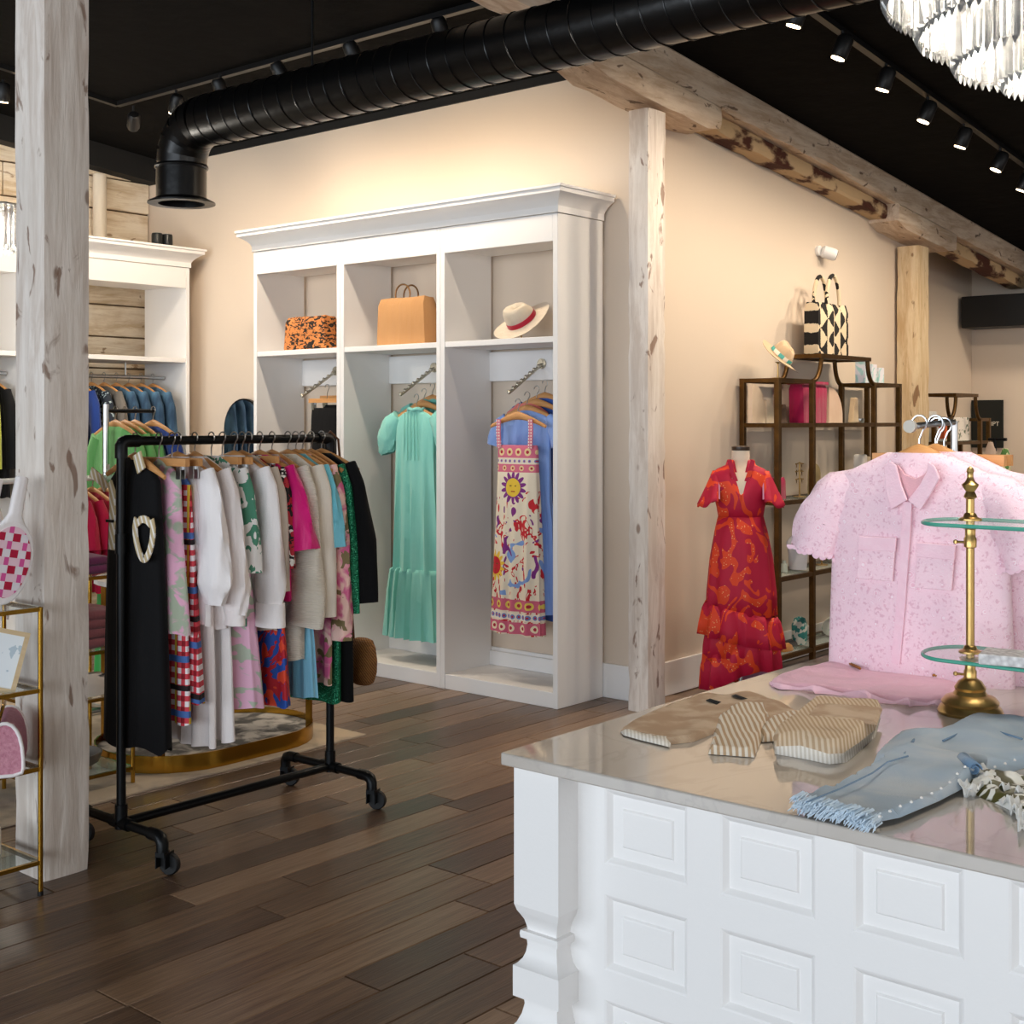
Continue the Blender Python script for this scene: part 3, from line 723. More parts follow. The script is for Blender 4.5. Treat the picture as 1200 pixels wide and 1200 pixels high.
F_SEQ = mat('green_sequin', '#0f7a52', .3, .55, fn=lambda c: c.mix(c.voro(150, None, 'F1', 0).lt(.22), c.mix(c.noise(60), '#06402c', '#12855a'), '#5fd0a0'), bump=lambda c: c.voro(150), bdist=.003)
def plaidfn(c):
    u = (c.x+c.y*.7)*26; v = c.z*26
    a = u.fr().lt(.5); b = v.fr().lt(.5)
    base = c.mix(a*b, c.mix((a+b).gt(.5), '#f2e9ea', '#d4434f'), '#8e1420')
    base = c.mix((u*.5).fr().lt(.16), base, '#d9b437'); base = c.mix((v*.2+.3).fr().lt(.12), base, '#4a6fb0')
    return c.mix((v*.142).fr().lt(.07), base, '#221416')
F_PLAID = mat('multicolour_plaid', '#c0303c', .8, fn=plaidfn)
F_TRIM = fab('tan_cream_trim', '#cdb995', '#b9a37c'); F_TRIM2 = fab('pale_trim', '#ede6da')

# ------------------------------------------------------------ rack contents
HG = 'hangers on the black pipe rack'; ZR = RZ+pr
def rk(y, dx=0, z=0): return (RX+dx, y, ZR-.075+z)
def rhang(y, clamp, lab, dx=0, rz=0): hanger((RX+dx, y, ZR), lab, R(rz), HG, clamp)
def band(t, pts, w, mt, name='trim_band', y=-.045):
    """flat ribbon along (x, z) points in front of the cloth"""
    vs = []; n = len(pts)
    for i, (x, z) in enumerate(pts):
        a = pts[max(0, i-1)]; b = pts[min(n-1, i+1)]; dx, dz = b[0]-a[0], b[1]-a[1]; L = math.hypot(dx, dz) or 1
        sx, sz = -dz/L*w/2, dx/L*w/2
        vs += [(x+sx, y, z+sz), (x-sx, y, z-sz), (x-sx, y-.005, z-sz), (x+sx, y-.005, z+sz)]
    rings = [vs[i*4:i*4+4] for i in range(n)]
    return MB().loft(rings).build(name, mt, t, smooth=50)
def black_trim(t):
    mt = mat('striped_trim', '#cdb995', .8, fn=lambda c: c.mix((c.x*40+c.z*18).fr().lt(.4), '#c9b48c', '#efe9df'))
    loop = [(.135+.052*math.sin(a)*(1-.25*math.cos(a)), -.265-.085*math.cos(a*1.0)+(.03 if 2.5 < a < 3.8 else 0)*-1) for a in [2*math.pi*i/20 for i in range(21)]]
    band(t, loop, .026, mt, 'strap_loop', -.052)
    band(t, [(-.2, -.055), (-.13, -.085), (-.10, -.11)], .038, mt, 'strap', -.05)
    band(t, [(-.085, -.09), (-.066, -.12), (-.064, -.2), (-.07, -.33)], .034, mt, 'front_band', -.048)
    band(t, [(.06, .015), (.075, -.02), (.088, -.045)], .05, mt, 'neck_trim', -.03)
    MB().box(-.09, -.05, -.062, -.05, -.232, -.222).build('clasp', BLACKP, t)
    MB().box(-.105, -.09, -.05, -.045, -.045, -.025).build('care_label', F_TRIM2, t)
garment('black_dress', 'long black knit dress with striped cream trim, first on the pipe rack', 'dress', rk(2.67, -.02), F_BLACK,
        [(0, .05, .012, 0), (-.03, .09, .02, 0), (-.08, .14, .03, .002), (-.25, .15, .04, .004), (-.6, .17, .045, .008), (-1.02, .19, .05, .014)], nf=5, seed=1, extra=black_trim, hemamp=.012)
rhang(2.67, False, 'wooden hanger holding the long black trimmed dress', -.02, -4)
garment('tie_dye_dress', 'narrow pink and green tie-dye strap dress beside the black trimmed dress', 'dress', rk(2.735, .04), F_TIE, [(0, .02, .008, 0), (-.07, .11, .02, .003), (-.3, .12, .025, .006), (-.62, .15, .03, .012)], nf=6, seed=2)
rhang(2.735, True, 'wooden clamp hanger above the narrow tie-dye dress', .03)
garment('plaid_skirt', 'red and yellow plaid maxi skirt hanging behind the black trimmed dress', 'skirt', rk(2.765, .02, -.28), F_PLAID, [(0, .1, .012, 0), (-.05, .11, .02, .003), (-.3, .14, .025, .008), (-.66, .16, .03, .014)], nf=6, seed=3)
garment('plaid_dress', 'pink and blue plaid strap dress with white hem on the pipe rack', 'dress', rk(2.795, .045, -.04), F_PLAID, [(0, .03, .008, 0), (-.06, .09, .02, .003), (-.5, .13, .025, .008), (-.83, .16, .03, .014)], nf=6, seed=4)
rhang(2.79, True, 'wooden clamp hanger above the plaid strap dress', .03)
BAL = dict(path=[(.165, -.055), (.20, -.14), (.218, -.3), (.225, -.44), (.222, -.52)], rad=[.05, .058, .07, .088, .045], amp=.007, nf=6, flat=.5, cap=True)
garment('white_blouse', 'white blouse with a plain full balloon sleeve nearest the plaid dress', 'blouse', rk(2.835, -.005), F_WHITE, top_spec(.19, .6), BAL, nf=8, seed=5)
rhang(2.835, False, 'wooden hanger holding the balloon sleeve blouse', 0, 3)
garment('white_trousers', 'long ivory wide-leg trousers hanging under the balloon sleeve blouse', 'trousers', rk(2.865, .03, -.3), F_WHITE2, [(0, .1, .012, 0), (-.06, .12, .02, .004), (-.45, .14, .025, .012), (-.74, .15, .03, .018)], nf=7, seed=6)
SLV = dict(path=[(.165, -.055), (.20, -.14), (.225, -.32), (.24, -.47), (.238, -.56)], rad=[.045, .052, .06, .07, .052], amp=.008, nf=6, flat=.5, cuff=(.045, .04))
garment('white_blouse', 'ivory blouse with ruffled gathered cuffs, middle of the white blouses', 'blouse', rk(2.91, 0), F_WHITE2, top_spec(.19, .62), SLV, nf=8, seed=7)
rhang(2.91, False, 'wooden hanger between the two ivory blouses', 0, -3)
garment('white_skirt', 'long ivory gathered skirt hanging between the white blouses', 'skirt', rk(2.935, .04, -.3), F_WHITE, [(0, .1, .012, 0), (-.06, .12, .02, .004), (-.45, .15, .025, .012), (-.73, .16, .03, .018)], nf=8, seed=8)
garment('leaf_print_shirt', 'white shirt with a green leaf print on the pipe rack', 'shirt', rk(2.985, 0), F_WGREEN, top_spec(.19, .62), dict(path=[(.165, -.055), (.20, -.14), (.225, -.3), (.23, -.42)], rad=[.04, .045, .05, .055], amp=.004), nf=7, seed=9)
rhang(2.985, True, 'wooden clamp hanger above the leaf print shirt')
garment('swirl_print_dress', 'pink and sage swirl print dress with a flared skirt', 'dress', rk(3.02, .03, -.02), F_TIE2, [(0, .03, .01, 0), (-.07, .14, .025, .003), (-.35, .13, .03, .005), (-.5, .15, .035, .01), (-.90, .2, .045, .02)], nf=7, seed=10)
rhang(3.02, True, 'wooden clamp hanger above the swirl print dress', .02)
garment('white_blouse', 'crisp white blouse with wide square cuffs right of the leaf print', 'blouse', rk(3.075, .01), F_WHITE, top_spec(.19, .63), dict(path=[(.165, -.055), (.195, -.13), (.212, -.32), (.22, -.48), (.222, -.55)], rad=[.05, .06, .072, .078, .06], amp=.005, nf=5, flat=.5, cuff=(.068, .075)), nf=8, seed=11)
rhang(3.075, False, 'wooden hanger holding the square cuff blouse', .02, 4)
garment('beige_blouse', 'pale beige blouse with narrow sleeves beside the square cuff blouse', 'blouse', rk(3.12, .01), F_BEIGE, top_spec(.19, .65), dict(path=[(.165, -.055), (.20, -.14), (.22, -.3), (.228, -.5)], rad=[.04, .045, .045, .04], amp=.004, nf=5), nf=8, seed=12)
rhang(3.12, False, 'wooden hanger holding the pale beige blouse', .01)
garment('print_blouse', 'red black and white print blouse beside the pink satin sleeve', 'blouse', rk(3.16, .0), F_REDBLK, top_spec(.18, .6), dict(path=[(.165, -.055), (.195, -.14), (.215, -.3), (.218, -.42)], rad=[.04, .045, .045, .045]), nf=8, seed=13)
rhang(3.16, True, 'wooden clamp hanger above the red print blouse')
garment('bold_print_skirt', 'blue and red bold print skirt hanging low on the pipe rack', 'skirt', rk(3.165, .06, -.42), F_BLURED, [(0, .1, .014, 0), (-.06, .12, .02, .004), (-.3, .15, .028, .01), (-.52, .17, .035, .014)], nf=6, seed=14)
garment('pink_satin_blouse', 'hot pink satin blouse with a flared short sleeve', 'blouse', rk(3.205, .0), F_PINKS, top_spec(.18, .55), dict(path=[(.165, -.05), (.195, -.13), (.222, -.26), (.24, -.36)], rad=[.045, .06, .085, .10], amp=.008, nf=5, flat=.5), nf=7, seed=15)
rhang(3.205, False, 'wooden hanger holding the pink satin blouse', .01)
garment('cream_sweater', 'chunky cream bell sleeve sweater under the pink satin blouse', 'sweater', rk(3.265, .005), F_KNIT, top_spec(.19, .78, .045), dict(path=[(.165, -.055), (.20, -.15), (.215, -.35), (.205, -.52), (.19, -.64)], rad=[.05, .058, .07, .095, .105], amp=.006, nf=4, flat=.5), nf=6, seed=16)
rhang(3.265, False, 'wooden hanger holding the chunky cream sweater', .01, -3)
garment('pleated_skirt', 'sky blue pleated skirt hanging below the cream sweater', 'skirt', rk(3.31, .05, -.42), F_SKY, [(0, .1, .014, 0), (-.06, .12, .02, .004), (-.3, .15, .03, .011), (-.51, .165, .035, .013)], nf=11, seed=17)
def btns(t):
    for k in range(4): MB().lathe([(.001, .004), (.006, .003), (.007, 0)], 10).build('gold_button', BRASS, t, (.235, -.045, -.55-k*.018), (R(90), 0, 0))
garment('cream_jacket', 'tailored cream jacket with gold cuff buttons on the pipe rack', 'jacket', rk(3.345, .0), F_CREAM, top_spec(.19, .62, .045), dict(path=[(.165, -.055), (.20, -.14), (.225, -.35), (.235, -.62)], rad=[.045, .05, .05, .046], amp=.002, flat=.75), nf=5, seed=18, extra=btns)
rhang(3.345, False, 'wooden hanger holding the tailored cream jacket', .01)
garment('turquoise_blouse', 'turquoise satin blouse with a ruched short sleeve', 'blouse', rk(3.385, 0), F_TURQ, top_spec(.18, .55), dict(path=[(.165, -.05), (.195, -.13), (.22, -.25), (.235, -.36)], rad=[.035, .045, .055, .06], amp=.006, nf=6), nf=7, seed=19)
rhang(3.385, False, 'wooden hanger holding the turquoise blouse', .01, 3)
garment('floral_dress', 'blush floral dress with long gathered sleeves on the pipe rack', 'dress', rk(3.42, 0), F_FLORAL, top_spec(.185, .9), dict(path=[(.165, -.055), (.2, -.14), (.225, -.35), (.235, -.6), (.24, -.72)], rad=[.042, .045, .05, .055, .045], amp=.006, nf=5), nf=7, seed=20)
rhang(3.42, False, 'wooden hanger holding the blush floral dress', .01)
garment('sequin_dress', 'emerald green sequin dress with long sleeves', 'dress', rk(3.465, .0), F_SEQ, top_spec(.185, .98, .035, .006), dict(path=[(.165, -.055), (.205, -.14), (.235, -.35), (.25, -.62)], rad=[.04, .042, .042, .04], amp=.003), nf=6, seed=21)
rhang(3.465, False, 'wooden hanger holding the emerald sequin dress', .01, -4)
garment('black_cardigan', 'long-sleeved black cardigan dress last on the pipe rack', 'cardigan', rk(3.508, .005), F_BLACK2, top_spec(.19, .98, .028), dict(path=[(.165, -.05), (.21, -.14), (.255, -.34), (.285, -.58)], rad=[.05, .058, .066, .055], amp=.004, nf=4, cap=True), nf=5, seed=22)
rhang(3.52, False, 'wooden hanger holding the long-sleeved black cardigan', .01, 5)
# straw bag swinging off the far end of the rack
bag = thing('straw_bag', 'round brown straw bag hanging at the far end of the pipe rack', 'bag', (-3.90, 3.66, .47))
STRAW = mat('straw', '#8a5a2c', .8, fn=lambda c: c.mix(c.wave(45, 'DIAGONAL', 3), '#6f4520', '#a8743c'), bump=lambda c: c.wave(60, 'Z', 2), bdist=.003)
MB().loft([[(.075*s*math.cos(a), .045*s*math.sin(a), z) for a in [2*math.pi*k/20 for k in range(20)]] for z, s in ((0, .5), (.012, .78), (.05, .97), (.1, 1), (.15, .9), (.18, .72), (.188, .4))]).build('pouch', STRAW, bag, smooth=60)
MB().tube([(-.05, 0, .17), (-.06, -.02, .5), (-.09, -.05, 1.0), (-.1, -.085, 1.033), (-.1, -.1, 1.02)], .005, 8).build('strap', fab('brown_leather', '#5d3a1f'), bag, smooth=60)

# ------------------------------------------------------------ closet contents: mint dresses, sun dress, black trousers
def mint_extra(t, mt):
    # gathered flounce
    sp = [(-.955, .195, .055, .008), (-.97, .215, .06, .022), (-1.1, .235, .066, .034), (-1.375, .26, .07, .042)]
    cloth_body(sp, nf=15, seed=31, m=14, n=96).build('flounce', mt, t, smooth=60)
    MB().tube([(.058*math.cos(a), .03*math.sin(a)-.002, .006+.004*math.sin(5*a)) for a in [2*math.pi*k/24 for k in range(24)]], .012, 8, closed=True).build('frill_collar', mt, t, smooth=60)
    # centre gathers
    for k in range(5): band(t, [(-.05+k*.025, -.012), (-.055+k*.027, -.1), (-.06+k*.03, -.3)], .004, mt, 'pintuck', -.046)
PUFF = dict(path=[(.15, -.035), (.205, -.085), (.245, -.17), (.25, -.245), (.245, -.265)], rad=[.045, .07, .075, .058, .045], amp=.008, nf=7, flat=.7)
mspec = [(0, .06, .02, 0), (-.02, .11, .026, .001), (-.045, .15, .03, .002), (-.1, .16, .038, .004), (-.3, .165, .045, .016), (-.6, .18, .05, .026), (-.97, .2, .055, .03)]
md = onY(488, 481, 5.62)
garment('mint_dress', 'mint green tiered maxi dress with puff sleeves facing out of the closet', 'dress', tuple(md), F_MINT, mspec, PUFF, nf=9, seed=30, extra=lambda t: mint_extra(t, F_MINT))
garment('mint_dress', 'second mint dress hanging directly behind the front mint dress', 'dress', (md.x+.005, 5.75, md.z+.05), F_MINT2, mspec, PUFF, nf=9, seed=33, extra=lambda t: mint_extra(t, F_MINT2))
for i, y in enumerate((5.62, 5.68, 5.75)): hanger((md.x+.005*i, y, md.z+.085+.035*i), ['wooden hanger of the front mint dress', 'spare wooden hanger between the two mint dresses', 'wooden hanger of the rear mint dress'][i], 0, 'hangers in the mint dress closet')
def sunprint(c):
    x, z = c.x, c.z
    col = c.mix(c.noise(30)*.5, '#efe3cd', '#e2d3b8')
    # scattered creatures: red curls, blue patches
    curl = c.noise(9, (1, 1, .7), 2, 2.5); lower = z.lt(-.42)
    col = c.mix(curl.band(.57, .66)*lower, col, '#c9252f'); col = c.mix(c.noise(7.5, (1, 1, 1), 1, 1).gt(.62)*z.band(-1.0, -.62), col, '#7fa0d8')
    col = c.mix(c.noise(11, None, 1, 1).gt(.66)*lower, col, '#7c2a7d')
    def sun(col, cx, cz, r, face, rayc, n):
        dx, dz = x-cx, z-cz; d = (dx*dx+dz*dz).sq(); a = dz.atan2(dx)
        col = c.mix(d.lt((a*n).sin().abs()*(r*.75)+r*1.02), col, rayc); col = c.mix(d.lt(r*1.12), col, rayc)
        col = c.mix(d.lt(r), col, face)
        eye = ((dx.abs()-r*.35).abs()).lt(r*.13)*(dz-r*.18).abs().lt(r*.06); col = c.mix(eye, col, '#6b4a1d')
        return c.mix(dx.abs().lt(r*.3)*(dz+r*.42).abs().lt(r*.06), col, '#a33a28')
    col = sun(col, .0, -.40, .052, '#e8c33f', '#7e2d80', 7.0)
    col = sun(col, -.14, -.84, .05, '#c3222e', '#e9bd3c', 7.0)
    def bandrow(col, z0, z1, base, dot, f, ph=0.):
        q = z.band(z0, z1); col = c.mix(q, col, base)
        dx = ((x*f+ph).fr()-.5)/f; dz = z-(z0+z1)/2; d = (dx*dx+dz*dz).sq()
        col = c.mix(q*d.lt((z1-z0)*.33), col, dot); return c.mix(q*d.lt((z1-z0)*.15), col, '#b3283f')
    top = [(-.235, -.17, '#d76f88', '#e8cf9a', 16), (-.265, -.24, '#e9dcc8', '#6f83c4', 30), (-.315, -.27, '#d76f88', '#e8cf9a', 16)]
    bot = [(-1.085, -1.02, '#d0637e', '#e9cf5e', 14), (-1.135, -1.095, '#f0e6d6', '#6e80be', 30), (-1.21, -1.145, '#d0637e', '#f2e3c2', 14)]
    for k, (z0, z1, b, d, f) in enumerate(top+bot): col = bandrow(col, z0, z1, b, d, f, k*.3)
    edge = z.gt(-.17)
    return c.mix(edge, col, '#d9788f')
F_SUN = mat('sun_print_cotton', '#ecdcc3', .8, fn=sunprint, bump=lambda c: c.noise(220), bdist=.0005)
def sun_extra(t):
    for s in (-1, 1): band(t, [(s*.115, -.02), (s*.118, -.09), (s*.112, -.18)], .03, mat('pink_checked_strap', '#d57b90', .8, fn=lambda c: c.mix((c.z*60).fr().lt(.5)*(c.x*60).fr().lt(.5), '#d57b90', '#f0e5d8')), 'shoulder_strap', -.028)
sd = onY(607, 487, 5.56)
garment('sun_print_dress', 'cream and pink strap dress with a sun face print', 'dress', tuple(sd), F_SUN, [(-.165, .135, .028, .001), (-.19, .14, .035, .003), (-.32, .142, .04, .006), (-.33, .143, .042, .008), (-.6, .155, .048, .014), (-1.215, .18, .055, .022)], nf=8, seed=40, extra=sun_extra, n=120)
hanger((sd.x, 5.56, sd.z+.08), 'wooden hanger holding the sun print dress')
garment('blue_dress', 'cornflower blue V-neck tiered dress right behind the sun print dress', 'dress', (sd.x+.0, 5.64, sd.z+.03), F_BLUE, [(0, .05, .012, 0), (-.03, .14, .02, 0), (-.075, .19, .028, .002), (-.13, .17, .03, .004), (-.5, .18, .04, .012), (-.62, .2, .045, .016), (-.9, .21, .05, .018), (-1.13, .23, .05, .02)], dict(path=[(.15, -.04), (.2, -.09), (.225, -.15), (.235, -.2)], rad=[.03, .05, .055, .06], amp=.006, flat=.5), nf=10, seed=41)
garment('royal_blue_dress', 'royal blue dress deepest in the sun print closet', 'dress', (sd.x+.035, 5.75, sd.z+.10), F_BLUE2, [(0, .05, .012, 0), (-.03, .14, .02, 0), (-.075, .19, .028, .002), (-.5, .18, .04, .012), (-1.25, .2, .05, .02)], dict(path=[(.15, -.04), (.2, -.09), (.225, -.15)], rad=[.03, .05, .055], amp=.006, flat=.5), nf=9, seed=42)
garment('coral_top', 'coral top peeking out between the blue dresses in the closet', 'top', (sd.x-.05, 5.70, sd.z+.07), fab('coral_cloth', '#dc7b74'), top_spec(.16, .5, .02), None, nf=6, seed=43)
for i, y in enumerate((5.64, 5.70, 5.75)): hanger((sd.x+.02*i, y, sd.z+.12+.035*i), ['wooden hanger of the cornflower blue dress', 'wooden hanger of the coral top', 'wooden hanger of the royal blue dress'][i], 0, 'hangers behind the sun print dress')
bt = onY(385, 478, 5.6)
for i, y in enumerate((5.58, 5.65)):
    garment('black_trousers', ['front pair of black trousers clipped up in the leopard bag closet', 'rear pair of black trousers clipped up in the leopard bag closet'][i], 'trousers', (bt.x+.01+.03*i, y, bt.z+.02*i), F_BLACK, [(0, .145, .012, 0), (-.05, .15, .018, .003), (-.5, .17, .03, .006), (-1.1, .16, .03, .01)], nf=5, seed=50+i)
    hanger((bt.x+.01+.03*i, y, bt.z+.02*i+.15-.012), ['wooden clamp hanger holding the front black trousers', 'wooden clamp hanger holding the rear black trousers'][i], 0, None, True)

# ------------------------------------------------------------ closet against the board wall: rails and jackets
for i, (ya, yb) in enumerate(((3.30, 4.45), (4.54, 5.69))):
    t = thing('closet_rail', ['chrome hanging rail inside the closet behind the knotty post', 'chrome hanging rail carrying the denim jackets'][i], 'rail', (-8.2, (ya+yb)/2, 1.86))
    MB().cyl((0, ya-(ya+yb)/2, 0), (0, yb-(ya+yb)/2, 0), .013, 12).build('tube', CHROME, t, smooth=50)
    for k in (-.2, .25): MB().cyl((0, k, 0), (0, k, .104), .006, 8).build('drop_bracket', CHROME, t)
LSL = dict(path=[(.165, -.055), (.21, -.15), (.235, -.35), (.245, -.56)], rad=[.045, .05, .05, .042], amp=.003, flat=.7)
cl = [(4.66, 'green_coat', F_GREEN2, 'bright green coat hanging in the denim closet', .9), (4.76, 'black_jacket', F_BLACK, 'black jacket between the green coat and leafy prints', .75), (4.86, 'print_shirt', F_DARKPRINT, 'dark leafy print shirt next to the black jacket', .7), (4.98, 'navy_shirt', F_NAVY, 'navy shirt between two leafy print shirts', .7), (5.09, 'print_shirt', F_DARKPRINT, 'dark leafy print shirt next to the brown jacket', .7), (5.19, 'brown_jacket', F_GREY, 'brown-grey jacket beside the denim jackets', .75)]
for i, (y, nm, mt, lb, L) in enumerate(cl):
    garment(nm, lb, 'jacket' if 'shirt' not in nm else 'shirt', (-8.2, y, 1.86-.07), mt, top_spec(.2, L, .04), LSL, nf=6, seed=60+i, n=40); hanger((-8.2, y, 1.875), 'wooden hanger holding the '+lb.split(' hanging')[0].split(' between')[0].split(' next')[0].split(' beside')[0]+(' by the brown jacket' if 'next to the brown' in lb else ''), 0, 'hangers in the denim closet')
for i in range(4):
    y = 5.29+i*.095
    garment('denim_jacket', ['denim jacket fourth from the end panel, beside the brown-grey jacket', 'third denim jacket from the closet end panel', 'second denim jacket from the closet end panel', 'denim jacket right against the closet end panel'][i], 'jacket', (-8.2+.01*i, y, 1.79), F_DENIM, top_spec(.21, .72+.02*i, .045), LSL, 'denim jackets in the closet', nf=5, seed=70+i, n=40)
    hanger((-8.2+.01*i, y, 1.875), 'wooden hanger of the %s denim jacket from the end panel' % ['fourth', 'third', 'second', 'last'][i], 0, 'hangers of the denim jackets')
for i, (y, nm, mt, lb) in enumerate(((4.36, 'black_shirt', F_BLACK, 'black shirt hanging left of the knotty post'), (4.25, 'yellow_shirt', F_YEL, 'yellow-green shirt hanging left of the knotty post'), (4.12, 'black_shirt', F_BLACK2, 'black velvet shirt beside the yellow-green shirt'))):
    garment(nm, lb, 'shirt', (-8.2, y, 1.79), mt, top_spec(.2, .75, .04), LSL, nf=6, seed=80+i, n=40); hanger((-8.2, y, 1.875), 'wooden hanger of the '+['black shirt', 'yellow-green shirt', 'black velvet shirt'][i]+' in the closet', 0, 'hangers behind the knotty post')

# arched mirror leaning on the back wall
mx0, mx1 = onY(262, 500, 5.86).x, onY(312, 500, 5.86).x
mir = thing('arched_mirror', 'tall arched mirror standing beside the leopard bag closet', 'mirror', ((mx0+mx1)/2, 5.86, 0))
def arch(w, zt, n=16): return [(-w, 0), (w, 0)]+[(w*math.cos(R(180*k/n)), zt-w+w*math.sin(R(180*k/n))) for k in range(n+1)]
mw = (mx1-mx0)/2*.92; mz = onY(288, 467, 5.86).z
MB().prism(arch(mw, mz), -.012, .012, lambda p, q, t: (p, t, q)).build('frame', BLACKM, mir)
MB().prism(arch(mw-.012, mz-.012), -.016, -.0125, lambda p, q, t: (p, t, q)).build('glass', mat('mirror_glass', '#dfe4e6', .02, 1), mir)
# ============================================================ THINGS LYING ON THE COUNTER
def pdist(p, poly):
    b = 9; n = len(poly)
    for i in range(n):
        a, c = poly[i], poly[(i+1) % n]; dx, dy = c[0]-a[0], c[1]-a[1]; L = dx*dx+dy*dy
        t = max(0, min(1, ((p[0]-a[0])*dx+(p[1]-a[1])*dy)/L)) if L else 0
        b = min(b, math.hypot(p[0]-a[0]-dx*t, p[1]-a[1]-dy*t))
    return b
def inside(p, poly):
    r = False; n = len(poly)
    for i in range(n):
        a, c = poly[i], poly[(i+1) % n]
        if (a[1] > p[1]) != (c[1] > p[1]) and p[0] < (c[0]-a[0])*(p[1]-a[1])/(c[1]-a[1])+a[0]: r = not r
    return r
def smoothpoly(poly, it=2):
    for _ in range(it):
        q = []
        for i in range(len(poly)):
            a, b = poly[i], poly[(i+1) % len(poly)]
            q += [(a[0]*.75+b[0]*.25, a[1]*.75+b[1]*.25), (a[0]*.25+b[0]*.75, a[1]*.25+b[1]*.75)]
        poly = q
    return poly
def slab(px, z0, th, o, edge=.02, wr=.003, ws=18, step=.011, it=1, zfn=None):
    """soft flat cloth: outline from the picture laid on height z0; o = local origin"""
    poly = [(p.x, p.y) for p in (onZ(u, v, z0) for u, v in px)]
    poly = smoothpoly(poly, it); n = len(poly)
    x0, x1 = min(p[0] for p in poly), max(p[0] for p in poly); y0, y1 = min(p[1] for p in poly), max(p[1] for p in poly)
    pts = [Vector(p) for p in poly]; j = 0
    y = y0
    while y < y1:
        x = x0+(step/2 if j % 2 else 0)
        while x < x1:
            if inside((x, y), poly) and pdist((x, y), poly) > step*.45: pts.append(Vector((x, y)))
            x += step
        y += step*.87; j += 1
    vs, es, fs, *_ = delaunay_2d_cdt(pts, [(i, (i+1) % n) for i in range(n)], [], 1, 1e-5)
    mb = MB(); top = []; bd = set()
    cnt = {}
    for f in fs:
        for k in range(len(f)):
            e = tuple(sorted((f[k], f[(k+1) % len(f)]))); cnt[e] = cnt.get(e, 0)+1
    for p in vs:
        d = min(1, pdist(p, poly)/edge); h = th*math.sqrt(max(0, 1-(1-d)**2))
        w = wr*mnoise.noise(Vector((p.x*ws, p.y*ws, z0*7)))*d
        top.append((p.x-o[0], p.y-o[1], z0-o[2]+.001+h*(.0 if d <= 0 else 1)+w+(zfn(p.x, p.y)*d if zfn else 0)))
    bot = [(p.x-o[0], p.y-o[1], z0-o[2]+.0005) for p in vs]
    m = len(vs); mb.add(top+bot, [tuple(f) for f in fs]+[tuple(i+m for i in reversed(f)) for f in fs]+[(a, b, b+m, a+m) for (a, b), c in cnt.items() if c == 1])
    return mb
STRIPE = mat('oat_stripe_knit', '#c9b093', .9, fn=lambda c: c.mix(c.smooth(((c.x*.8+c.y*.6)*560).sin(), -.3, .3), '#b89a78', '#e0d6c6'), bump=lambda c: c.noise(260), bdist=.001)
OAT = mat('oat_knit', '#b89c7c', .9, fn=lambda c: c.mix(c.smooth(c.noise(16, None, 3), .4, .65), '#b3967a', '#cbb398'), bump=lambda c: c.wave(70, 'Y', 1), bdist=.0008)
OATP = mat('pale_rib_knit', '#ddd6ca', .9, fn=lambda c: c.mix(c.smooth(((c.x*.8+c.y*.6)*900).sin(), -.5, .5), '#cfc6b8', '#e6e0d6'), bump=lambda c: c.noise(260), bdist=.001)
o = tuple(onZ(830, 850, CT))
sw = thing('striped_sweater', 'oat sweater with striped sleeve spread out on the marble counter', 'sweater', o)
slab([(727, 858), (748, 846), (775, 833), (806, 821), (832, 816), (850, 819), (877, 814), (903, 823), (930, 832), (940, 846), (905, 858), (868, 856), (840, 859), (812, 870), (785, 873), (752, 866)], CT, .010, o, .008, .006, 14, it=0).build('body', OAT, sw, smooth=60)
slab([(838, 849), (852, 838), (867, 830), (898, 832), (903, 846), (895, 862), (884, 888), (858, 886), (830, 884), (835, 868)], CT+.001, .016, o, .006, .004, 22, it=0).build('striped_sleeve', STRIPE, sw, smooth=60)
slab([(888, 860), (900, 848), (920, 840), (943, 840), (947, 850), (928, 860), (908, 869), (893, 870)], CT+.002, .016, o, .014, .004, it=0).build('rolled_sleeve', STRIPE, sw, smooth=60)
slab([(727, 858), (735, 857), (760, 862), (787, 868), (785, 876), (752, 868), (731, 862)], CT+.002, .007, o, .005, .002, 60, it=0).build('ribbed_hem', OATP, sw, smooth=60)
for q in ([(827, 821), (832, 819), (845, 823), (840, 826)], [(857, 816), (862, 814), (876, 819), (870, 820)]):
    slab(q, CT+.014, .002, o, .003, 0, it=0).build('neck_label', F_BLACK, sw)
o = tuple(onZ(965, 875, CT))
fs_ = thing('folded_sweater', 'folded oat rib sweater in two thick layers on the marble counter', 'sweater', o)
slab([(906, 872), (930, 853), (952, 838), (1032, 842), (1026, 864), (1008, 880), (992, 894), (972, 896), (938, 889), (908, 884)], CT, .024, o, .010, .002, it=0).build('lower_fold', OATP, fs_, smooth=60)
slab([(906, 865), (930, 847), (954, 828), (1034, 832), (1026, 855), (1006, 871), (988, 883), (972, 884), (938, 874), (908, 875)], CT+.023, .024, o, .011, .003, it=0).build('upper_fold', mat('oat_rib_knit', '#c0a485', .9, fn=lambda c: c.mix(c.smooth(((c.x*.8+c.y*.6)*700).sin(), -.5, .5), '#b89b7b', '#d3bfa4'), bump=lambda c: c.noise(260), bdist=.001), fs_, smooth=60)
slab([(946, 840), (958, 826), (1034, 831), (1028, 850)], CT+.045, .005, o, .006, .001, it=0).build('folded_edge', OAT, fs_, smooth=60)
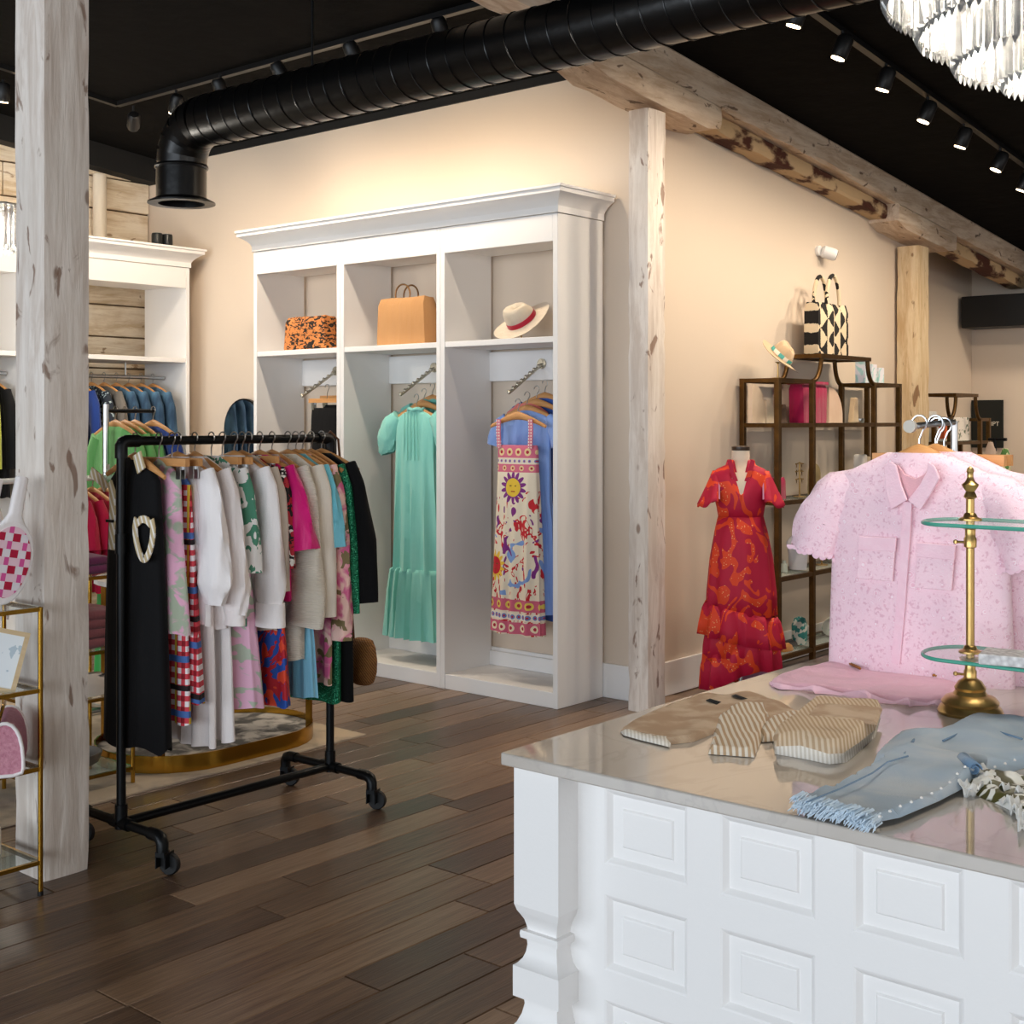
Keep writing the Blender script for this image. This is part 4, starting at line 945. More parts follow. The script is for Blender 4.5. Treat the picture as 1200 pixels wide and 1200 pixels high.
# pink ruffled garment
o = tuple(onZ(1010, 800, CT))
PINKC = fab('pink_crepe', '#e0b1c1', '#d3a1b3'); PINKE = fab('pale_pink_piping', '#f3c6d4')
pk = thing('pink_ruffle_top', 'flat pink top with ruffled edge and gold chain on the counter', 'top', o)
slab([(900, 800), (930, 788), (985, 777), (1012, 776), (1045, 784), (1090, 785), (1125, 792), (1122, 814), (1100, 826), (1060, 827), (1020, 820), (985, 813), (950, 810), (906, 807)], CT, .012, o, .016, .005).build('body', PINKC, pk, smooth=60)
edge_px = [(902, 803), (920, 808), (945, 811), (965, 813), (985, 816), (1005, 821), (1025, 824), (1045, 826), (1065, 828), (1085, 828), (1105, 826), (1120, 816)]
ep = [onZ(u, v, CT) for u, v in edge_px]
def along(pts, t):
    t *= len(pts)-1; i = min(len(pts)-2, int(t)); return pts[i].lerp(pts[i+1], t-i)
def ruff(u, v):
    p = along(ep, u); a = u*2*math.pi*5+1.7*math.sin(u*7); w = .004+.010*math.sin(a*.5)**2*(.3+.7*math.sin(u*3.3)**2)
    return (p.x-o[0]+.02*math.sin(a)*v*math.sin(u*3.1)**2, p.y-o[1]-.008*v+.008*math.cos(a)*v, .003+w*1.3*(1-abs(2*v-1))+.02*v*max(0, math.sin(a))*math.sin(u*3.1)**2)
MB().grid(ruff, 120, 6).build('ruffle', PINKE, pk, smooth=60, recalc=False, solid=.0015)
MB().tube([tuple(Vector(ruff(i/90, 1))) for i in range(91)], .0016, 6).build('piping', PINKE, pk, smooth=60)
for a, b in (((993, 777), (1008, 784)), ((1093, 792), (1122, 794))):
    p0, p1 = onZ(*a, CT+.016), onZ(*b, CT+.016)
    MB().tube([tuple(p0.lerp(p1, i/16)-Vector(o)+Vector((0, 0, .003*(i % 2)))) for i in range(17)], .003, 6).build('gold_chain', GOLD, pk, smooth=60)
# jeans
JEAN = mat('light_denim', '#aebdca', .85, fn=lambda c: c.mix(c.smooth(c.noise(8, None, 4, .5), .35, .7), '#afc1d1', '#cbd2d8'), bump=lambda c: c.wave(230, 'DIAGONAL', .5), bdist=.0006)
JSEAM = fab('denim_seam', '#64819e', '#7590aa'); FRAY = fab('frayed_denim', '#e4edf3', '#bdd3e5')
o = tuple(onZ(1060, 915, CT))
jn = thing('folded_jeans', 'pale blue jeans with frayed hem and pearl studs on the counter', 'jeans', o)
slab([(1018, 905), (1030, 886), (1055, 866), (1100, 869), (1138, 848), (1152, 846), (1200, 857), (1260, 866), (1262, 890), (1205, 898), (1155, 917), (1144, 905), (1075, 900)], CT, .026, o, .016, .012, 14).build('upper_leg', JEAN, jn, smooth=60)
slab([(930, 943), (990, 921), (1024, 904), (1034, 891), (1070, 882), (1110, 890), (1142, 899), (1147, 909), (1122, 930), (1030, 969), (980, 958)], CT+.008, .024, o, .010, .008, 12, zfn=lambda x, y: -.012*max(0, min(1, (2.3-y)/.25))).build('cuffed_leg', JEAN, jn, smooth=60)
rp_ = onZ(1143, 906, CT+.02)
mb = MB(); pth = [(0.012*math.cos(a)*(1-a/14), 0, .012*math.sin(a)*(1-a/14)) for a in [k*.4 for k in range(24)]]
d0 = (onZ(1128, 893, CT+.02)-rp_)
mb.loft([[tuple(rp_-Vector(o)+Vector((RT[0]*p[0], RT[1]*p[0], p[2]+.006))+d0*s) for p in pth] for s in (0, .5, 1)], False, False, open_=True)
mb.build('rolled_edge', JSEAM, jn, smooth=60, recalc=False, solid=.002)
def lay(pxs, z, r, name, mt, par, off=0):
    return MB().tube([tuple(onZ(u, v, z)-Vector(o)) for u, v in pxs], r, 6, flat=1).build(name, mt, par, smooth=60)
lay([(945, 940), (985, 924), (1022, 906), (1040, 893), (1064, 886)], CT+.036, .0016, 'seam', JSEAM, jn)
lay([(1060, 884), (1066, 874), (1071, 867)], CT+.027, .003, 'seam', JSEAM, jn)
lay([(1105, 868), (1140, 852), (1165, 856), (1198, 866)], CT+.027, .002, 'waist_seam', JSEAM, jn)
mb = MB(); h0, h1 = onZ(933, 943, CT+.012), onZ(1028, 968, CT+.012)
for i in range(260):
    p = h0.lerp(h1, i/259+rnd.uniform(-.004, .004))-Vector(o)+Vector((0, 0, rnd.uniform(-.008, .016))); dx, dy = -1+.8*rnd.random(), -1
    L = rnd.uniform(.006, .018); q = p+Vector((dx*L*.6+rnd.uniform(-.006, .006), dy*L, -rnd.random()*.008)); q.z = max(.002, q.z)
    mb.tube([tuple(p+Vector((.002, .014, .004))), tuple(p.lerp(q, .6)+Vector((0, 0, .003))), tuple(q)], [.0016, .0014, .0007], 4)
fr = mb.build('frayed_hem', FRAY, jn); fr['kind'] = 'stuff'
PEARL = mat('pearl', '#e9e6e2', .2, spec=.8)
prl = MB().lathe([(.0005, .0045), (.0025, .004), (.004, .002), (.0045, 0), (.003, -.002)], 10).mesh('pearl_stud', PEARL, 60)
for u, v in [(1031, 957), (1043, 951), (1055, 945), (1068, 940), (1080, 935), (1092, 930), (1103, 924), (1113, 917), (1122, 907), (1131, 899)]: inst(prl, 'pearl_stud', jn, tuple(onZ(u, v, CT+.033)-Vector(o)), scale=(.62, .62, .62))
for u, v in [(1152, 901), (1166, 899), (1178, 895), (1189, 891)]: inst(prl, 'pearl_stud', jn, tuple(onZ(u, v, CT+.026)-Vector(o)), scale=(.62, .62, .62))
# olive and white ribbon scarf
OLV = mat('olive_white_print_silk', '#5d5a2a', .5, fn=lambda c: c.mix(c.smooth(c.noise(16, None, 1, 1.2), .5, .53), '#4f4b1f', '#ecebe4'))
WRB = fab('white_organza', '#ecebe8', '#dcdcd8', .5)
o = tuple(onZ(1185, 935, CT))
sc = thing('ribbon_scarf', 'crumpled olive and white ribbon scarf beside the jeans on the counter', 'scarf', o)
slab([(1128, 922), (1150, 911), (1200, 914), (1255, 925), (1258, 960), (1215, 968), (1175, 945), (1150, 936)], CT, .016, o, .02, .014, 30).build('silk', OLV, sc, smooth=60)
for px, w in (([(1128, 920), (1148, 912), (1165, 928), (1182, 948), (1198, 960), (1215, 972)], .02), ([(1126, 930), (1142, 936), (1160, 922), (1150, 908)], .018), ([(1182, 949), (1196, 962), (1197, 980)], .012), ([(1140, 916), (1158, 918), (1178, 936), (1200, 940)], .014)):
    ps = [onZ(u, v, CT)-Vector(o) for u, v in px]; rr = []
    for i in range(25):
        p = along(ps, i/24); rr.append(p+Vector((0, 0, .012+.008*math.sin(i*.9)+.006*math.sin(i*2.1))))
    def rb(u, v): 
        p = rr[int(round(u*24))]; return (p.x+(v-.5)*w*.5, p.y+(v-.5)*w, p.z+.004*math.sin(v*6+u*20))
    MB().grid(rb, 24, 4).build('ribbon', WRB, sc, smooth=60, recalc=False, solid=.001)

# ============================================================ BRASS STAND WITH GLASS SHELVES
bp = onZ(1137, 836, CT)
st = thing('brass_stand', 'turned brass stand with two rounded glass shelves on the counter', 'display stand', tuple(bp))
MB().lathe([(.001, 0), (.066, 0), (.068, .006), (.064, .014), (.058, .02), (.060, .026), (.052, .036), (.036, .042), (.031, .050), (.033, .056), (.024, .070), (.014, .076), (.012, .082)], 32, cap=False).build('base', BRASS, st, smooth=35)
MB().cyl((0, 0, .08), (0, 0, .47), .0088, 18).build('pole', BRASS, st, smooth=50)
for zc in (.121, .405):
    MB().lathe([(.009, -.05), (.013, -.048), (.0135, -.03), (.011, -.026), (.011, -.01), (.021, -.007), (.023, -.002), (.009, -.001)], 20, (0, 0, zc)).build('lower_collar', BRASS, st, smooth=35)
    MB().lathe([(.009, .0085), (.024, .009), (.024, .013), (.015, .017), (.012, .024), (.009, .026)], 20, (0, 0, zc)).build('upper_collar', BRASS, st, smooth=35)
    MB().cyl((-.011, -.004, zc-.038), (-.028, -.008, zc-.038), .0028, 8).lathe([(.001, .005), (.005, .003), (.005, -.003), (.001, -.005)], 8, (-.029, -.008, zc-.038)).build('thumb_screw', BRASS, st)
    sh = [(.075*math.cos(R(90+a*7.5))-.02 if True else 0, .1*math.sin(R(90+a*7.5))) for a in range(25)]
    pl = [(x, y) for x, y in sh]+[(.75, -.1), (.75, .1)]
    pl = [(x if x < .7 else x, y) for x, y in pl]
    g = MB().prism(pl, zc, zc+.008, lambda p, q, t: (p, q, t)); g.build('glass_shelf', GLASS, st)
    MB().tube([(x*1.002, y*1.002, zc+.004) for x, y in [(.75, .1)]+sh+[(.75, -.1)]], .0042, 6).build('glass_rim', GLEDGE, st, smooth=60)
MB().lathe([(.0088, .46), (.014, .464), (.012, .470), (.009, .476), (.016, .486), (.018, .491), (.010, .498), (.0065, .506), (.0065, .516), (.008, .519), (.0065, .526), (.001, .53)], 20).build('finial', BRASS, st, smooth=35)
MB().cyl((.62, 0, 0), (.62, 0, .47), .0088, 14).build('second_pole', BRASS, st, smooth=50)
LB = mat('lace_box', '#d9d6d4', .7, fn=lambda c: c.mix(c.voro(90), '#efecea', '#a7a2a2'))
p = onZ(1187, 778, CT+.129); tag(MB().box(-.06, .09, -.045, .045, 0, .022).build('lace_box', LB, loc=(p.x, p.y, CT+.1297), rot=(0, 0, R(10)), bevel=.003), 'small pale lace-covered box on the lower glass shelf of the brass stand', 'box')

# ============================================================ PINK LACE SHIRTS
def lacecol(a, b, d):
    def fn(c):
        v = c.voro(30, None, 'F1', 0); e = c.voro(30, None, 'DISTANCE_TO_EDGE', 0); r = (v*150).sin()
        q = c.mix(c.smooth(r, -.2, .6), a, b); return c.mix(c.smooth(c.noise(150, None, 2), .52, .6)*c.smooth(e, .06, .2)*.7, q, d)
    return fn
LACE = mat('pink_lace', '#eec4d2', .85, fn=lacecol('#efc3d1', '#f8e2e9', '#dca9bb'), bump=lambda c: c.noise(110), bdist=.0012, sheen=.1)
LACEB = mat('pink_lace_trim', '#efc3d1', .85, fn=lambda c: c.mix(c.noise(40), '#efc0d0', '#f5d6e0'), bump=lambda c: c.noise(200), bdist=.001)
WLACE = mat('white_lace', '#f0e6ea', .85, fn=lacecol('#efe5ea', '#f8f2f4', '#c9bcc2'), bump=lambda c: c.noise(110), bdist=.0012)
def scallop(t, pts, r, mt, name, y=0):
    mb = MB()
    for (x, yy, z) in pts: mb.loft([[(x+r*math.cos(a), yy-.004*s, z+r*.85*math.sin(a)) for a in [R(180+k*18) for k in range(11)]] for s in (0, 1)], True, True)
    return mb.build(name, mt, t)
def lace_shirt(label, loc, m, trim, seed, L=.56, front=True):
    t = thing('lace_shirt', label, 'shirt', loc, 0)
    spec = [(-.005, .075, .03, 0), (-.026, .12, .034, 0), (-.06, .195, .038, .001), (-.11, .222, .042, .002), (-.25, .222, .048, .006), (-L, .232, .052, .010)]
    b = cloth_body(spec, nf=5, seed=seed, hemamp=.004).build('body', m, t, smooth=60)
    for s in (-1, 1):
        p = [(s*.15, -.085), (s*.212, -.118), (s*.254, -.185), (s*.272, -.265)]
        sl = sleeve_mesh(p, [.042, .062, .072, .068], amp=.006, nf=6, flat=.62, seed=seed+s, hem=.006).build('sleeve', m, t, smooth=60)
        mb = MB()
        for k in range(9):
            x = s*.270+(-.064+k*.016); z = -.262+.004*math.sin(k*2)+s*(x-s*.27)*.2
            mb.loft([[(x+.011*math.cos(a), -.042+.008*q+.02*abs(x-s*.27)/.07, z+.012*math.sin(a)) for a in [R(180+j*20) for j in range(10)]] for q in (0, .3)], True, True)
        mb.build('scalloped_cuff', trim, sl, smooth=60)
    mb = MB()
    for k in range(18):
        x = -.215+k*.0253; mb.loft([[(x+.015*math.cos(a), -.052+q*.003+.03*(x/.232)**4, -L+.002+.014*math.sin(a)) for a in [R(180+j*20) for j in range(10)]] for q in (0, 1)], True, True)
    mb.build('scalloped_hem', trim, b, smooth=60)
    # collar, placket and pockets: outlines read off the front shirt, relative to its neck point
    def Q(u, v): p = onY(u, v, 3.03); return (p.x-(SX-.005), p.z-(SZ+.012))
    def flatpiece(name, px, mt, y0, y1, par, bulge=0):
        pts = [Q(*p) for p in px]; return MB().prism(pts, y0, y1, lambda p, q, w: (p, w+(.05 if q > .0 else 0)*max(0, q)/.03*.4, q)).build(name, mt, par, bevel=.0015)
    flatpiece('collar_wing', [(1038, 545), (1046, 541), (1052, 545), (1058, 568), (1065, 586), (1046, 597), (1040, 573)], trim, -.062, -.055, t)
    flatpiece('collar_wing', [(1090, 541), (1097, 546), (1103, 560), (1092, 580), (1080, 598), (1066, 586), (1080, 568), (1088, 553)], trim, -.062, -.055, t)
    flatpiece('collar_stand', [(1052, 545), (1060, 556), (1072, 561), (1083, 556), (1090, 545), (1088, 553), (1080, 568), (1066, 584), (1058, 568)], F_DPINK, -.050, -.044, t)
    band(t, [Q(1065, 588), Q(1062, 640), Q(1057, 710), Q(1051, 777)], .022, trim, 'placket', -.054)
    for px, fl in (([(1010, 630), (1052, 632), (1048, 681), (1006, 677)], [(1009, 628), (1053, 630), (1052, 646), (1008, 644)]), ([(1078, 637), (1121, 641), (1117, 692), (1074, 688)], [(1077, 635), (1122, 639), (1121, 656), (1076, 652)])):
        pk_ = flatpiece('chest_pocket', px, m, -.062, -.056, t); flatpiece('pocket_flap', fl, trim, -.065, -.060, pk_)
    MB().box(-.03, .03, .018, .021, -.05, -.02).build('neck_label', F_BLACK, t)
    MB().tube([(0, .016, -.045), (-.012, -.01, -.08), (-.008, -.03, -.12)], .0012, 5).build('tag_cord', F_TRIM2, t)
    return t
SX = -1.298; SZ = 1.462
stn = thing('counter_garment_stand', 'chrome garment stand on the counter holding the pink lace shirts', 'display stand', (SX, 3.28, CT))
MB().loft([[(.13*s*math.cos(a), .09*s*math.sin(a)-.10, z) for a in [2*math.pi*k/28 for k in range(28)]] for z, s in ((0, 1), (.008, 1), (.014, .92))]).build('base', mat('dark_base', '#2a2227', .35, .5), stn, smooth=30)
MB().cyl((0, -.08+.1, .01), (0, .02, SZ+.085-CT), .009, 14).build('pole', CHROME, stn, smooth=50)
MB().tube([(0, .02, SZ+.08-CT), (0, .0, SZ+.082-CT), (0, -.25, SZ+.072-CT)], .008, 12).build('arm', CHROME, stn, smooth=50)
MB().tube([(0, -.25, SZ+.072-CT), (0, -.262, SZ+.072-CT)], .0155, 20).build('end_disc', mat('satin_nickel', '#b4aea4', .5, .3), stn, smooth=30)
lace_shirt('front pink lace short-sleeved shirt hanging over the marble counter', (SX-.005, 3.08, SZ+.012), LACE, LACEB, 1)
lace_shirt('second pink lace shirt hanging close behind the front lace shirt', (SX+.022, 3.155, SZ+.014), LACE, LACEB, 5)
for i, y in enumerate((3.08, 3.155)):
    h_ = hanger((SX+.01*i, y, SZ+.086), ['pale wooden hanger inside the front pink lace shirt', 'pale wooden hanger inside the second pink lace shirt'][i])
    for c_ in COL.objects:
        if c_.parent == h_ and c_.name.startswith('shoulder_bar'): c_.scale = (.72, 1, 1)
for i, y in enumerate((3.19, 3.235)):
    hanger((SX, y, SZ+.08), ['pale wooden clamp hanger with chrome clips just behind the lace shirts', 'rear pale wooden clamp hanger on the lace shirt stand'][i], 0, None, True)
garment('pink_trousers', 'blush pink trousers clipped up behind the lace shirts', 'trousers', (SX, 3.215, SZ-.07), F_DPINK, [(0, .15, .012, 0), (-.05, .155, .015, .002), (-.42, .16, .02, .004)], nf=4, seed=91)
q = atD(1243, 500, 3.35)
lace_shirt('white lace shirt at the edge of the counter right of the brass stand', (q.x, q.y, 1.40), WLACE, WLACE, 9)
hanger((q.x, q.y, 1.485), 'wooden hanger inside the white lace shirt')
s2 = thing('counter_garment_stand', 'chrome garment stand on the counter holding the white lace shirt', 'display stand', (q.x, q.y+.12, CT))
MB().lathe([(.001, .012), (.09, .01), (.095, 0)], 24).build('base', mat('dark_base'), s2, smooth=30); MB().cyl((0, 0, .01), (0, 0, 1.482-CT), .009, 14).build('pole', CHROME, s2); MB().cyl((0, 0, 1.477-CT), (0, -.17, 1.477-CT), .008, 12).build('arm', CHROME, s2)

# ============================================================ HATS, BAGS ON SHELVES
FELT = fab('cream_felt', '#e2d4bf', '#d6c6ae', .9); FELT2 = fab('tan_felt', '#d3b795', '#c4a682', .9)
def hat(label, loc, rot, felt, bandm, s=1.0):
    t = thing('felt_hat', label, 'hat', loc); t.rotation_euler = rot; t.scale = (s, s, s)
    rings = []
    for r, z in ((.07, .004), (.16, .0), (.178, .004), (.18, .008), (.16, .006), (.1, .01), (.093, .016), (.088, .05), (.08, .09), (.068, .113), (.05, .122), (.025, .112), (.004, .106)):
        rings.append([(r*1.0*math.cos(a), r*(.86 if r < .1 else .93)*math.sin(a), z+(.012*math.cos(2*a)*max(0, (r-.09)/.09))-(.03*max(0, math.cos(a))**2 if z > .085 else 0)-(.012*abs(math.sin(a))**3 if z > .1 else 0)) for a in [2*math.pi*k/40 for k in range(40)]])
    MB().loft(rings, False, True).build('crown_and_brim', felt, t, smooth=60)
    MB().lathe([(.0945, .014), (.0935, .018), (.0905, .04), (.089, .041)], 40, cap=False).build('band', bandm, t, smooth=60); t.children[-1].scale = (1.005, .865, 1)
    return t
REDB = fab('red_ribbon', '#b5122f', '#9a0c28', .5)
TEALB = mat('teal_patterned_band', '#3b8f8b', .8, fn=lambda c: c.mix((c.x*55+c.y*55).sin().gt(.1), '#4fa39b', '#e3d8c4'))
def hatstand(loc, h, label):
    t = thing('hat_stand', label, 'stand', loc); MB().lathe([(.001, 0), (.035, 0), (.035, .004), (.005, .008), (.004, h-.01), (.02, h)], 16).build('stem_and_foot', BRASS, t, smooth=40); return t
hp = onY(611, 392, 5.62); hatstand((hp.x, 5.62, 2.001), .05, 'small brass hat stand under the red-banded hat')
hat('cream felt hat with a red ribbon band on the closet shelf', (hp.x+.02, 5.61, 2.10), (R(34), R(-26), R(25)), FELT, REDB, .98)
def tote(name, label, loc, rotz, w, d, h, mt, taper=1.0):
    t = thing(name, label, 'bag', loc, rotz)
    rings = []
    for z, s in ((0, 1), (.02, 1.02), (h*.5, 1.01), (h*.85, 1.0), (h, .98)):
        k = lerp(1, taper, z/h); q = []
        for e, (px, py) in enumerate([(-1, -1), (-.5, -1.05), (0, -1.08), (.5, -1.05), (1, -1), (1.02, 0), (1, 1), (.5, 1.05), (0, 1.08), (-.5, 1.05), (-1, 1), (-1.02, 0)]):
            q.append((px*w/2*s*k, py*d/2*(1 if z < h*.9 else .7), z+(.004*math.sin(e*2) if z == h else 0)))
        rings.append(q)
    MB().loft(rings).build('bag_body', mt, t, smooth=50, bevel=0)
    return t
lp = onY(365, 410, 5.60)
LEO = mat('leopard_print', '#b0622a', .7, fn=lambda c: c.mix(c.smooth(c.noise(20, (1, 1, 1.9), 2, 1.6), .5, .54), c.mix(c.noise(14), '#b96a31', '#d58d4c'), '#17100c'))
tote('leopard_bag', 'orange and black leopard print bag on the closet shelf', (lp.x, 5.60, 2.001), 0, .40, .12, .215, LEO, .92)
tp = onY(474, 402, 5.58)
TAN = fab('tan_suede', '#c4935f', '#b5824f', .85)
tt = tote('tan_tote', 'tan tote bag with round ring handles on the closet shelf', (tp.x, 5.60, 2.001), 0, .40, .11, .285, TAN, .95)
for s in (-1, 1): MB().tube([(.062*math.cos(a), s*.035, .305+.062*math.sin(a)) for a in [2*math.pi*k/28 for k in range(28)]], .0055, 8, closed=True).build('ring_handle', mat('tortoise_handle', '#8a6234', .3), tt, smooth=60)

# ============================================================ MANNEQUIN IN THE RED DRESS
mq = atD(868, 523, 7.02)
mx, my = mq.x, mq.y
man = thing('mannequin', 'headless cream mannequin on a steel pole wearing the red dress', 'mannequin', (mx, my, 0), R(32))
SKIN = fab('mannequin_linen', '#e3d3bf', '#d8c6af')
MB().loft([[(w*math.cos(a), d*math.sin(a)+oy_, z) for a in [2*math.pi*k/24 for k in range(24)]] for z, w, d, oy_ in ((.76, .12, .09, 0), (.85, .15, .105, 0), (.95, .13, .09, 0), (1.03, .11, .078, 0), (1.15, .135, .10, -.01), (1.23, .145, .09, 0), (1.275, .12, .07, .01), (1.30, .06, .055, .01), (1.33, .049, .049, .01), (1.385, .047, .047, .01))]).build('torso', SKIN, man, smooth=60)
MB().lathe([(.048, 1.385), (.049, 1.388), (.049, 1.405), (.04, 1.409), (.001, 1.41)], 20, (0, .01, 0)).build('neck_cap', mat('dark_wood_cap', '#3a2a1e', .3), man, smooth=40)
MB().cyl((0, 0, .01), (0, 0, .78), .011, 12).build('pole', CHROME, man, smooth=50)
MB().lathe([(.001, .016), (.12, .012), (.125, 0)], 28).build('base_plate', CHROME, man, smooth=30)
def redprint(c):
    q = c.mix(c.noise(8)*.4, '#bf1039', '#a60d33'); p = c.noise(7.5, (1, 1, .8), 1, 1.6).gt(.55)
    q = c.mix(p, q, '#e4451f'); dots = c.voro(70).lt(.2)*c.noise(7, None, 1).gt(.48)
    return c.mix(p*dots, q, '#f0b27c')
RDR = mat('red_orange_print', '#bf1039', .65, fn=redprint, bump=lambda c: c.noise(200), bdist=.0006)
LIN_ = fab('pink_lining', '#d79ab8', '#c989aa')
dr_ = thing('red_dress', 'red and orange ruffled wrap dress worn by the mannequin', 'dress', (mx, my, 0), R(32))
def ring_spec(rows, nf, seed, n=72, open_front=None, lift=None):
    q = random.Random(seed); ph = q.random()*6; rings = []
    for z, w, d, a in rows:
        ring = []
        for k in range(n):
            th = 2*math.pi*k/n; f = math.sin(nf*th+ph)*.7+math.sin(nf*1.7*th+ph*2)*.3
            rr = 1+a*f; zz = z+(lift(th, z) if lift else 0)
            ring.append((w*rr*math.cos(th), d*rr*math.sin(th), zz))
        rings.append(ring)
    return MB().loft(rings, False, False)
vneck = lambda th, z: (-.15*max(0, 1-abs(((th+math.pi/2+math.pi) % (2*math.pi))-math.pi)/.55) if z > 1.27 else (-.06*max(0, 1-abs(((th+math.pi/2+math.pi) % (2*math.pi))-math.pi)/.45) if z > 1.2 else 0))
ring_spec([(1.02, .118, .086, 0), (1.08, .128, .098, .004), (1.15, .145, .115, .004), (1.21, .158, .106, .003), (1.255, .16, .092, .002), (1.285, .125, .08, .002), (1.305, .08, .066, .002), (1.335, .07, .064, .01)], 6, 2, lift=vneck).build('bodice', RDR, dr_, smooth=60, recalc=False, solid=.003)
hilo = lambda th, z: .09*max(0, math.cos(th+math.pi/2))**2*(1 if z < .5 else 0)
ring_spec([(1.03, .12, .088, 0), (.95, .14, .105, .02), (.8, .165, .125, .05), (.62, .18, .14, .07), (.5, .185, .145, .08)], 9, 3).build('skirt', RDR, dr_, smooth=60, recalc=False, solid=.003)
ring_spec([(.53, .186, .146, .06), (.50, .2, .16, .08), (.42, .215, .172, .10), (.36, .222, .178, .11)], 13, 4, lift=lambda th, z: -.04*math.cos(th)).build('upper_ruffle', RDR, dr_, smooth=60, recalc=False, solid=.003)
ring_spec([(.40, .185, .148, .07), (.33, .195, .155, .09), (.24, .2, .16, .1)], 11, 5, lift=lambda th, z: .05*max(0, math.cos(th+math.pi/2))).build('middle_ruffle', RDR, dr_, smooth=60, recalc=False, solid=.003)
ring_spec([(.29, .19, .152, .08), (.22, .205, .162, .1), (.10, .212, .168, .11)], 12, 6, lift=lambda th, z: .12*max(0, math.cos(th+math.pi/2-.5))**2).build('hem_ruffle', RDR, dr_, smooth=60, recalc=False, solid=.003)
ring_spec([(.3, .17, .135, .06), (.12, .19, .15, .09)], 10, 8, lift=lambda th, z: .1*max(0, math.cos(th+math.pi/2-.5))**2).build('lining', LIN_, dr_, smooth=60, recalc=False)
for s in (-1, 1):
    def flut(u, v):
        a = R(-110+220*u); L = .17*v; fl = .035+.1*v
        return (s*(.128+.02*v+fl*.62*math.cos(a)*(1+.14*math.sin(u*22)*v)), fl*math.sin(a)*1.05, 1.275-L-.02*math.cos(a)*v+.012*math.sin(u*19)*v)
    e = MB().grid(flut, 40, 8).build('flutter_sleeve', RDR, dr_, smooth=60, recalc=False, solid=.002)
    def flut2(u, v):
        x, y, z = flut(u, .2+.72*v); return (x-s*.008, y*.93, z+.002)
    MB().grid(flut2, 40, 6).build('sleeve_lining', LIN_, e, smooth=60, recalc=False)
def vcol(u, v): 
    a = R(-60+300*u); return (.072*math.cos(a+R(90)-R(90)), .06*math.sin(a), 1.325+.028*v)
band(dr_, [(-.062, 1.335), (-.045, 1.27), (-.008, 1.165)], .024, RDR, 'neck_band', -.085); band(dr_, [(.062, 1.335), (.045, 1.27), (.008, 1.165)], .024, RDR, 'neck_band', -.085)

# ============================================================ THINGS ON THE BRONZE ETAGERE
EXM = -3.91
def ex(u, z, X=EXM): p = onX(u, 500, X); return (X, p.y, z+.0005)
def wid(u0, u1, X=EXM): return abs(onX(u1, 500, X).y-onX(u0, 500, X).y)
def hgt(u, v0, v1, X=EXM): return abs(onX(u, v0, X).z-onX(u, v1, X).z)
STONE = mat('cream_stone', '#e0cbb2', .6, fn=lambda c: c.mix(c.noise(12), '#e3cfb7', '#d2b99b'))
def quarter(w, h, n=10): return [(0, 0), (w, 0), (w, h-w)]+[(w*math.cos(R(90*k/n)), h-w+w*math.sin(R(90*k/n))) for k in range(1, n+1)]
def slabq(name, label, u0, u1, v0, z, mt, flip=1, d=.03, cat='display block', X=EXM):
    w, h = wid(u0, u1, X), hgt((u0+u1)/2, v0, 495, X) if z > 1.4 else 0
    y = onX(u0, 500, X).y
    return tag(MB().prism(quarter(w, max(h, w*1.2)), -d/2, d/2, lambda p, q, t: (t, p, q)).build(name, mt, loc=(X, y, z+.0005), smooth=40), label, cat)
slabq('display_arch', 'tall cream quarter-arch display block on the etagere shelf', 879, 894, 449, EZ[3], STONE)
slabq('display_arch', 'short cream quarter-arch display block beside the tall one', 896, 906, 468, EZ[3], STONE)
slabq('display_arch', 'pinkish quarter-arch earring block right of the magenta bag', 969, 985, 461, EZ[3], mat('blush_stone', '#e2c4ad', .6, fn=lambda c: c.mix(c.noise(12), '#e5c9b3', '#d4b196')))
MAG = fab('magenta_leather', '#b3104f', '#98093f', .28)
b = tote('magenta_bag', 'glossy magenta leather bag with a wide rim on the etagere', ex(947, EZ[3]), R(90), .30, .10, .25, MAG, 1.08)
MB().box(-.17, .17, -.06, .06, .24, .262).build('rim', MAG, b, bevel=.006)
tag(MB().loft([[(x, y, z) for x, y in ((-.012, -.045*s), (.012, -.045*s), (.012, .045*s), (-.012, .045*s))] for z, s in ((0, 1), (.08, .8), (.115, .45))]).build('brown_wallet', fab('brown_leather'), loc=ex(917, EZ[3]), bevel=.004), 'dark brown stitched wallet standing between the arches and the magenta bag', 'wallet')
tag(MB().lathe([(.001, 0), (.03, 0), (.034, .01), (.034, .026), (.03, .03), (.03, .012), (.001, .01)], 18, cap=False).build('silver_cup', CHROME, loc=ex(1007, EZ[3]), smooth=40), 'little silver dish near the end of the upper etagere shelf', 'dish')
tag(MB().prism([(-.05, 0), (.05, 0), (.03, .17), (-.01, .17)], -.02, .02, lambda p, q, t: (t, p, q)).build('linen_pouch', fab('linen', '#d8bd9a', '#c9ab85'), loc=ex(1000, EZ[3]), bevel=.008), 'pale linen pouch standing on the upper etagere shelf', 'pouch')
# card boxes on the stepped side shelf
PAST = mat('pastel_marbled_card', '#cfe3e2', .5, fn=lambda c: c.mix(c.smooth(c.noise(14, None, 2, 1.2), .45, .58), c.mix(c.noise(20), '#dfeaf0', '#f0e2ea'), '#a9d6d3'))
for k, (u, w, h, lb) in enumerate(((1018, .09, .15, 'pastel marbled card box, tallest of three on the etagere step'), (1027, .08, .13, 'middle pastel marbled card box on the etagere step'), (1036, .07, .11, 'smallest pastel marbled card box on the etagere step'))):
    tag(MB().box(-.035, .035, -w/2, w/2, 0, h).build('card_box', PAST, loc=(EXM+.01, 8.30+k*.115, EZ[4]+.0005), rot=(0, 0, R(6-5*k)), bevel=.002), lb, 'box')
